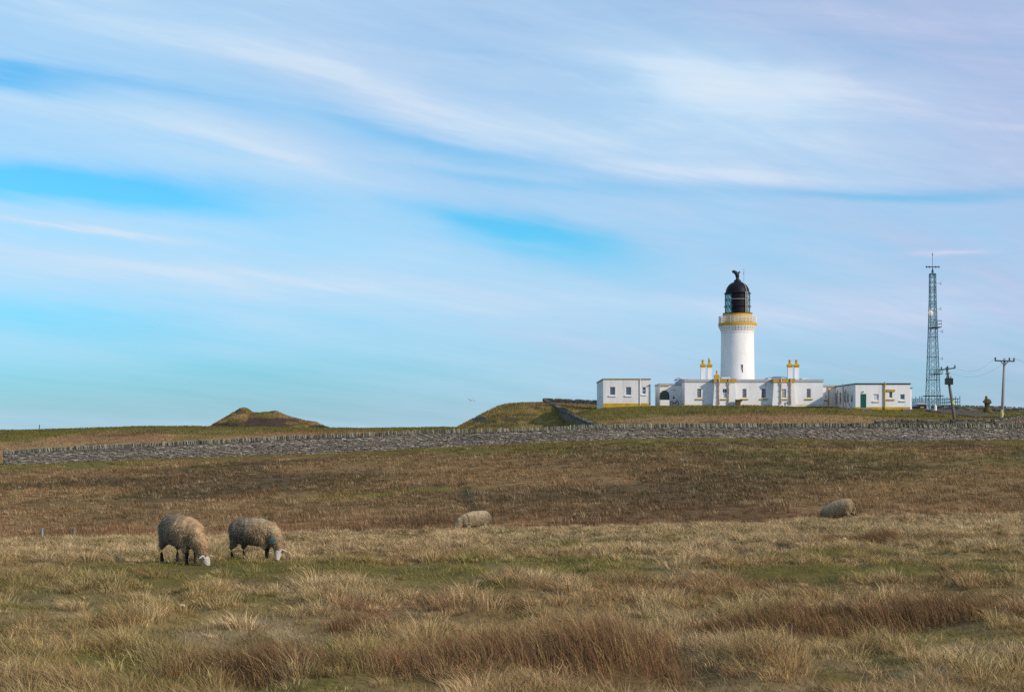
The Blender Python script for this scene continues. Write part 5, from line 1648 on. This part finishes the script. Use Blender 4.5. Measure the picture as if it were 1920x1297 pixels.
# ------------------------------------------------------------------ sheep
def sheep(label, px, d, heading, neck_bend=0.0, head_turn=0.0, scale=1.0, marks=(), seed=1, neck_drop=1.0, wool=(.235, .19, .138), sink=0.0, pitch=0.0, dirt_shade=1.0):  # final argument weighs the light and shade painted into the fleece
    rnd = np.random.default_rng(seed)
    gx0, gy0 = X(px, d), d
    loc = Vector((gx0, gy0, gz(gx0, gy0) - sink))
    mb = MB()
    samples = []      # (point, radius, class)

    def chain(pts, cls, n=14):
        """pts: (x, y, z, rw, rh)"""
        c = [Vector(p[:3]) for p in pts]
        mb.tube(c, [(p[3], p[4]) for p in pts], n)
        for i in range(len(pts) - 1):
            for t_ in np.linspace(0, 1, 6):
                samples.append(((c[i].lerp(c[i + 1], t_)), pts[i][3] * (1 - t_) + pts[i + 1][3] * t_, cls))

    body = [(-.535, 0, .53, .05, .06), (-.51, 0, .535, .13, .145), (-.46, 0, .54, .19, .20), (-.36, 0, .555, .235, .235), (-.2, 0, .56, .262, .252), (0, 0, .555, .270, .258), (.18, 0, .545, .258, .245), (.31, 0, .535, .225, .220), (.40, 0, .53, .18, .19), (.46, 0, .51, .12, .14)]
    chain(body, 'wool', 20)
    # neck curves down and to one side
    nb = math.radians(neck_bend)
    npts = []
    base = Vector((.34, 0, .555)); heading_l = 0.0
    pos = base.copy(); a = 0.0
    lens = [.14, .14, .13, .10]
    drops = [25, 42, 52, 56]
    rad = [(.185, .20), (.155, .170), (.125, .138), (.102, .112), (.088, .095)]
    npts.append((*pos, *rad[0]))
    for i in range(4):
        a += nb / 4
        dr_ = math.radians(drops[i] * neck_drop)
        pos = pos + Vector((math.cos(a) * math.cos(dr_), math.sin(a) * math.cos(dr_), -math.sin(dr_))) * lens[i]
        npts.append((*pos, *rad[i + 1]))
    chain(npts, 'wool', 16)
    # head
    ha = a + math.radians(head_turn)
    hd_ = math.radians(62)
    f = Vector((math.cos(ha) * math.cos(hd_), math.sin(ha) * math.cos(hd_), -math.sin(hd_)))
    hp = pos + Vector((math.cos(a), math.sin(a), -.2)) * .01
    side = Vector((-math.sin(ha), math.cos(ha), 0))
    chain([(*(hp - f * .05), .062, .062), (*(hp), .078, .082), (*(hp + f * .06), .074, .080), (*(hp + f * .12), .058, .063), (*(hp + f * .175), .043, .046), (*(hp + f * .205), .036, .034), (*(hp + f * .215), .018, .018)], 'face', 14)
    upv = side.cross(f).normalized()
    if upv.z < 0:
        upv = -upv
    for s_ in (-1, 1):
        e0 = hp + side * (s_ * .055) + upv * .04
        chain([(*e0, .022, .016), (*(e0 + side * s_ * .05 + Vector((0, 0, -.005))), .030, .013), (*(e0 + side * s_ * .10 + Vector((0, 0, -.028))), .022, .012), (*(e0 + side * s_ * .125 + Vector((0, 0, -.04))), .008, .008)], 'face', 8)
    # legs
    st = .05
    for s_, ph in ((1, .05), (-1, -.06)):
        yb = s_ * .12
        chain([(-.35 + ph * .3, yb * .9, .50, .12, .12), (-.33 + ph * .6, yb, .38, .092, .09), (-.40 + ph, yb, .25, .046, .052)], 'wool', 10)
        chain([(-.37 + ph * .9, yb, .31, .05, .055), (-.40 + ph, yb, .26, .045, .05), (-.425 + ph, yb, .215, .034, .038), (-.405 + ph, yb, .12, .025, .027), (-.395 + ph, yb, .06, .029, .031), (-.385 + ph, yb, .03, .030, .034), (-.38 + ph, yb, -.02, .036, .042)], 'leg', 10)
        ph2 = -ph * 1.2
        chain([(.27, yb * .9, .46, .10, .10), (.26 + ph2 * .4, yb, .34, .075, .075), (.27 + ph2 * .7, yb, .26, .045, .048)], 'wool', 10)
        chain([(.265 + ph2 * .6, yb, .32, .05, .052), (.27 + ph2 * .7, yb, .27, .043, .045), (.28 + ph2, yb, .20, .033, .035), (.275 + ph2, yb, .12, .024, .025), (.28 + ph2, yb, .06, .028, .03), (.29 + ph2, yb, .03, .030, .034), (.295 + ph2, yb, -.02, .036, .042)], 'leg', 10)
    chain([(-.51, 0, .63, .04, .04), (-.55, 0, .56, .045, .04), (-.555, 0, .46, .04, .035), (-.545, 0, .36, .025, .02)], 'wool', 8)
    tmp = mb.build('sheep', M['sheepbody'])
    md = tmp.modifiers.new('r', 'REMESH'); md.mode = 'VOXEL'; md.voxel_size = .014; md.use_smooth_shade = True
    sm = tmp.modifiers.new('s', 'SMOOTH'); sm.factor = .5; sm.iterations = 3
    dg = bpy.context.evaluated_depsgraph_get()
    me = bpy.data.meshes.new_from_object(tmp.evaluated_get(dg))
    bpy.data.objects.remove(tmp)
    me.name = 'sheep'
    nv = len(me.vertices)
    co_ = np.empty(nv * 3); me.vertices.foreach_get('co', co_); co_ = co_.reshape(-1, 3)
    no_ = np.empty(nv * 3); me.vertices.foreach_get('normal', no_); no_ = no_.reshape(-1, 3)
    sp = np.array([tuple(s_[0]) for s_ in samples]); sr = np.array([s_[1] for s_ in samples]); scl = np.array([{'wool': 0, 'face': 1, 'leg': 2}[s_[2]] for s_ in samples])
    cls = np.empty(nv, int)
    for i in range(0, nv, 4000):
        dd = np.linalg.norm(co_[i:i + 4000, None] - sp[None], axis=2) - sr[None]
        cls[i:i + 4000] = scl[dd.argmin(1)]
    wv = np.array(wool)
    nz_ = fbm(co_[:, 0] * 9 + seed, co_[:, 2] * 5 + co_[:, 1] * 7, 7, 3)
    shade_tint = np.array((.72, .74, .78)); front = np.array((1.18, 1.04, .86))  # sunlit gold forequarters and shaded grey rear, painted into the wool colour

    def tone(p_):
        t_ = sstep(-.12, .34, p_[:, 0] + .12 * p_[:, 2])[:, None] * dirt_shade + (1 - dirt_shade)  # blend of the painted shade and light along the body
        return shade_tint * (1 - t_) + front * t_
    blot = lambda p_: (.62 + .76 * fbm(p_[:, 0] * 4 + seed * 3, p_[:, 2] * 3 + p_[:, 1] * 3, 17 + seed, 3))[:, None]
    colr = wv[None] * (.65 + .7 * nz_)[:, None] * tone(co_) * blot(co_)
    face_c = np.array((.44, .39, .33)); leg_c = np.array((.035, .027, .022))
    colr[cls == 1] = face_c * (.85 + .3 * nz_[cls == 1])[:, None]
    legm = cls == 2
    colr[legm] = leg_c
    # dark nose and mouth
    tipd = np.linalg.norm(co_ - np.array(hp + f * .205), axis=1)
    colr = np.where((tipd < .028)[:, None], np.array((.20, .16, .14)), colr)

    def markcol(c, pts):
        for (mxp, mzp, r, sd_) in marks:
            q = np.linalg.norm((pts - np.array(mxp)) / np.array(r), axis=1) + .7 * (fbm(pts[:, 0] * 25, pts[:, 2] * 25, 9, 3) - .5)
            c = lerp(c, np.array(mzp) + 0 * c, (1 - sstep(.7, 1.1, q)) * sd_)
        return c
    colr = np.where((cls == 0)[:, None], markcol(colr, co_), colr)
    # lumpy fleece
    lump = (fbm(co_[:, 0] * 11, co_[:, 2] * 11 + co_[:, 1] * 9, 33 + seed, 4) - .5) * .03
    lump = lump + (fbm(co_[:, 0] * 16 + co_[:, 1] * 10, co_[:, 2] * 3.5, 51 + seed, 3) - .5) * .030
    co2 = co_ + no_ * (np.where(cls == 0, lump, 0))[:, None]
    me.vertices.foreach_set('co', co2.ravel())
    at = me.color_attributes.get('Col') or me.color_attributes.new('Col', 'FLOAT_COLOR', 'POINT')
    c4 = np.ones((nv, 4), np.float32); c4[:, :3] = colr; at.data.foreach_set('color', c4.ravel())
    me.polygons.foreach_set('use_smooth', [True] * len(me.polygons))
    if not me.materials:
        me.materials.append(M['sheepbody'])
    o = bpy.data.objects.new('sheep', me); COL.objects.link(o)
    o.location = loc; o.rotation_euler = (0, math.radians(pitch), math.radians(heading)); o.scale = (scale,) * 3
    tag(o, label, 'sheep', 'sheep grazing on the moor')
    # fleece locks hanging on the body
    wi = np.where(cls == 0)[0]
    sel = rnd.choice(wi, 11000, replace=len(wi) < 11000)
    p = co2[sel]; nn = no_[sel]; m = len(sel)
    dn = nn * .35 + np.array((-.10, 0, -.95)) + rnd.normal(0, .16, (m, 3))
    dn /= np.linalg.norm(dn, axis=1)[:, None]
    ln = .03 + .03 * rnd.random(m)
    lowb = p[:, 2] < .36
    ln = ln * np.where(lowb, .8, 1.0)
    w = .0035 + .004 * rnd.random(m)
    sv_ = np.cross(dn, nn); sv_ /= (np.linalg.norm(sv_, axis=1)[:, None] + 1e-6)
    base = p - nn * .004
    v = np.empty((m, 5, 3), np.float32)
    v[:, 0] = base - sv_ * w[:, None]; v[:, 1] = base + sv_ * w[:, None]
    mid = base + dn * (ln * .55)[:, None] + nn * .012
    v[:, 2] = mid + sv_ * (w * .8)[:, None]; v[:, 3] = mid - sv_ * (w * .8)[:, None]
    v[:, 4] = base + dn * ln[:, None] + nn * .006
    m2 = bpy.data.meshes.new('fleece')
    fs_ = []
    for i in range(m):
        fs_.append((i * 5, i * 5 + 1, i * 5 + 2, i * 5 + 3)); fs_.append((i * 5 + 3, i * 5 + 2, i * 5 + 4))
    m2.from_pydata(v.reshape(-1, 3).tolist(), [], fs_)
    cc = wv[None] * (.6 + .8 * rnd.random(m))[:, None] * (.75 + .5 * fbm(p[:, 0] * 6 + seed, p[:, 2] * 6, 3, 3))[:, None]
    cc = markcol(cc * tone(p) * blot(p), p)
    at = m2.color_attributes.new('Col', 'FLOAT_COLOR', 'POINT')
    c5 = np.ones((m, 5, 4), np.float32); c5[:, :, :3] = cc[:, None]; at.data.foreach_set('color', c5.ravel())
    m2.materials.append(M['wool'])
    fo = bpy.data.objects.new('fleece', m2); COL.objects.link(fo); fo.parent = o
    for s_ in (-1, 1):
        e = hp + f * .055 + side * (s_ * .066) + upv * .028
        mb = MB(); mb.lathe(0, 0, [(0.001, -.014), (.010, -.010), (.014, 0), (.010, .010), (.001, .014)], 10)
        eo = mb.build('eye', M['eye'], None, smooth=True); eo.parent = o; eo.location = e
    return o


BLUE = (.09, .27, .29)
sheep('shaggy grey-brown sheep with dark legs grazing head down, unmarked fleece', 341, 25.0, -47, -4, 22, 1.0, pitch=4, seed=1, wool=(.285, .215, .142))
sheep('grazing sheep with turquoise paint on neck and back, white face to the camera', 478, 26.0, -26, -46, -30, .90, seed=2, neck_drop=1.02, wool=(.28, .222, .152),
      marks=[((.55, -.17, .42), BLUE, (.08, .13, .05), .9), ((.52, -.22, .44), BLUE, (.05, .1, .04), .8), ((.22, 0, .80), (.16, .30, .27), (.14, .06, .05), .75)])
sheep('pale sheep half sunk in the grass below the narrow dark gully, grazing alone', 893, 50.0, 187, 10, 0, .98, seed=3, wool=(.33, .275, .195), pitch=7, dirt_shade=.3)
sheep('lone sheep seen from its hindquarters behind pale tussocks under the green-door building', 1579, 49.4, 146, 20, 0, 1.03, seed=4, wool=(.34, .28, .195), pitch=17, dirt_shade=.1)
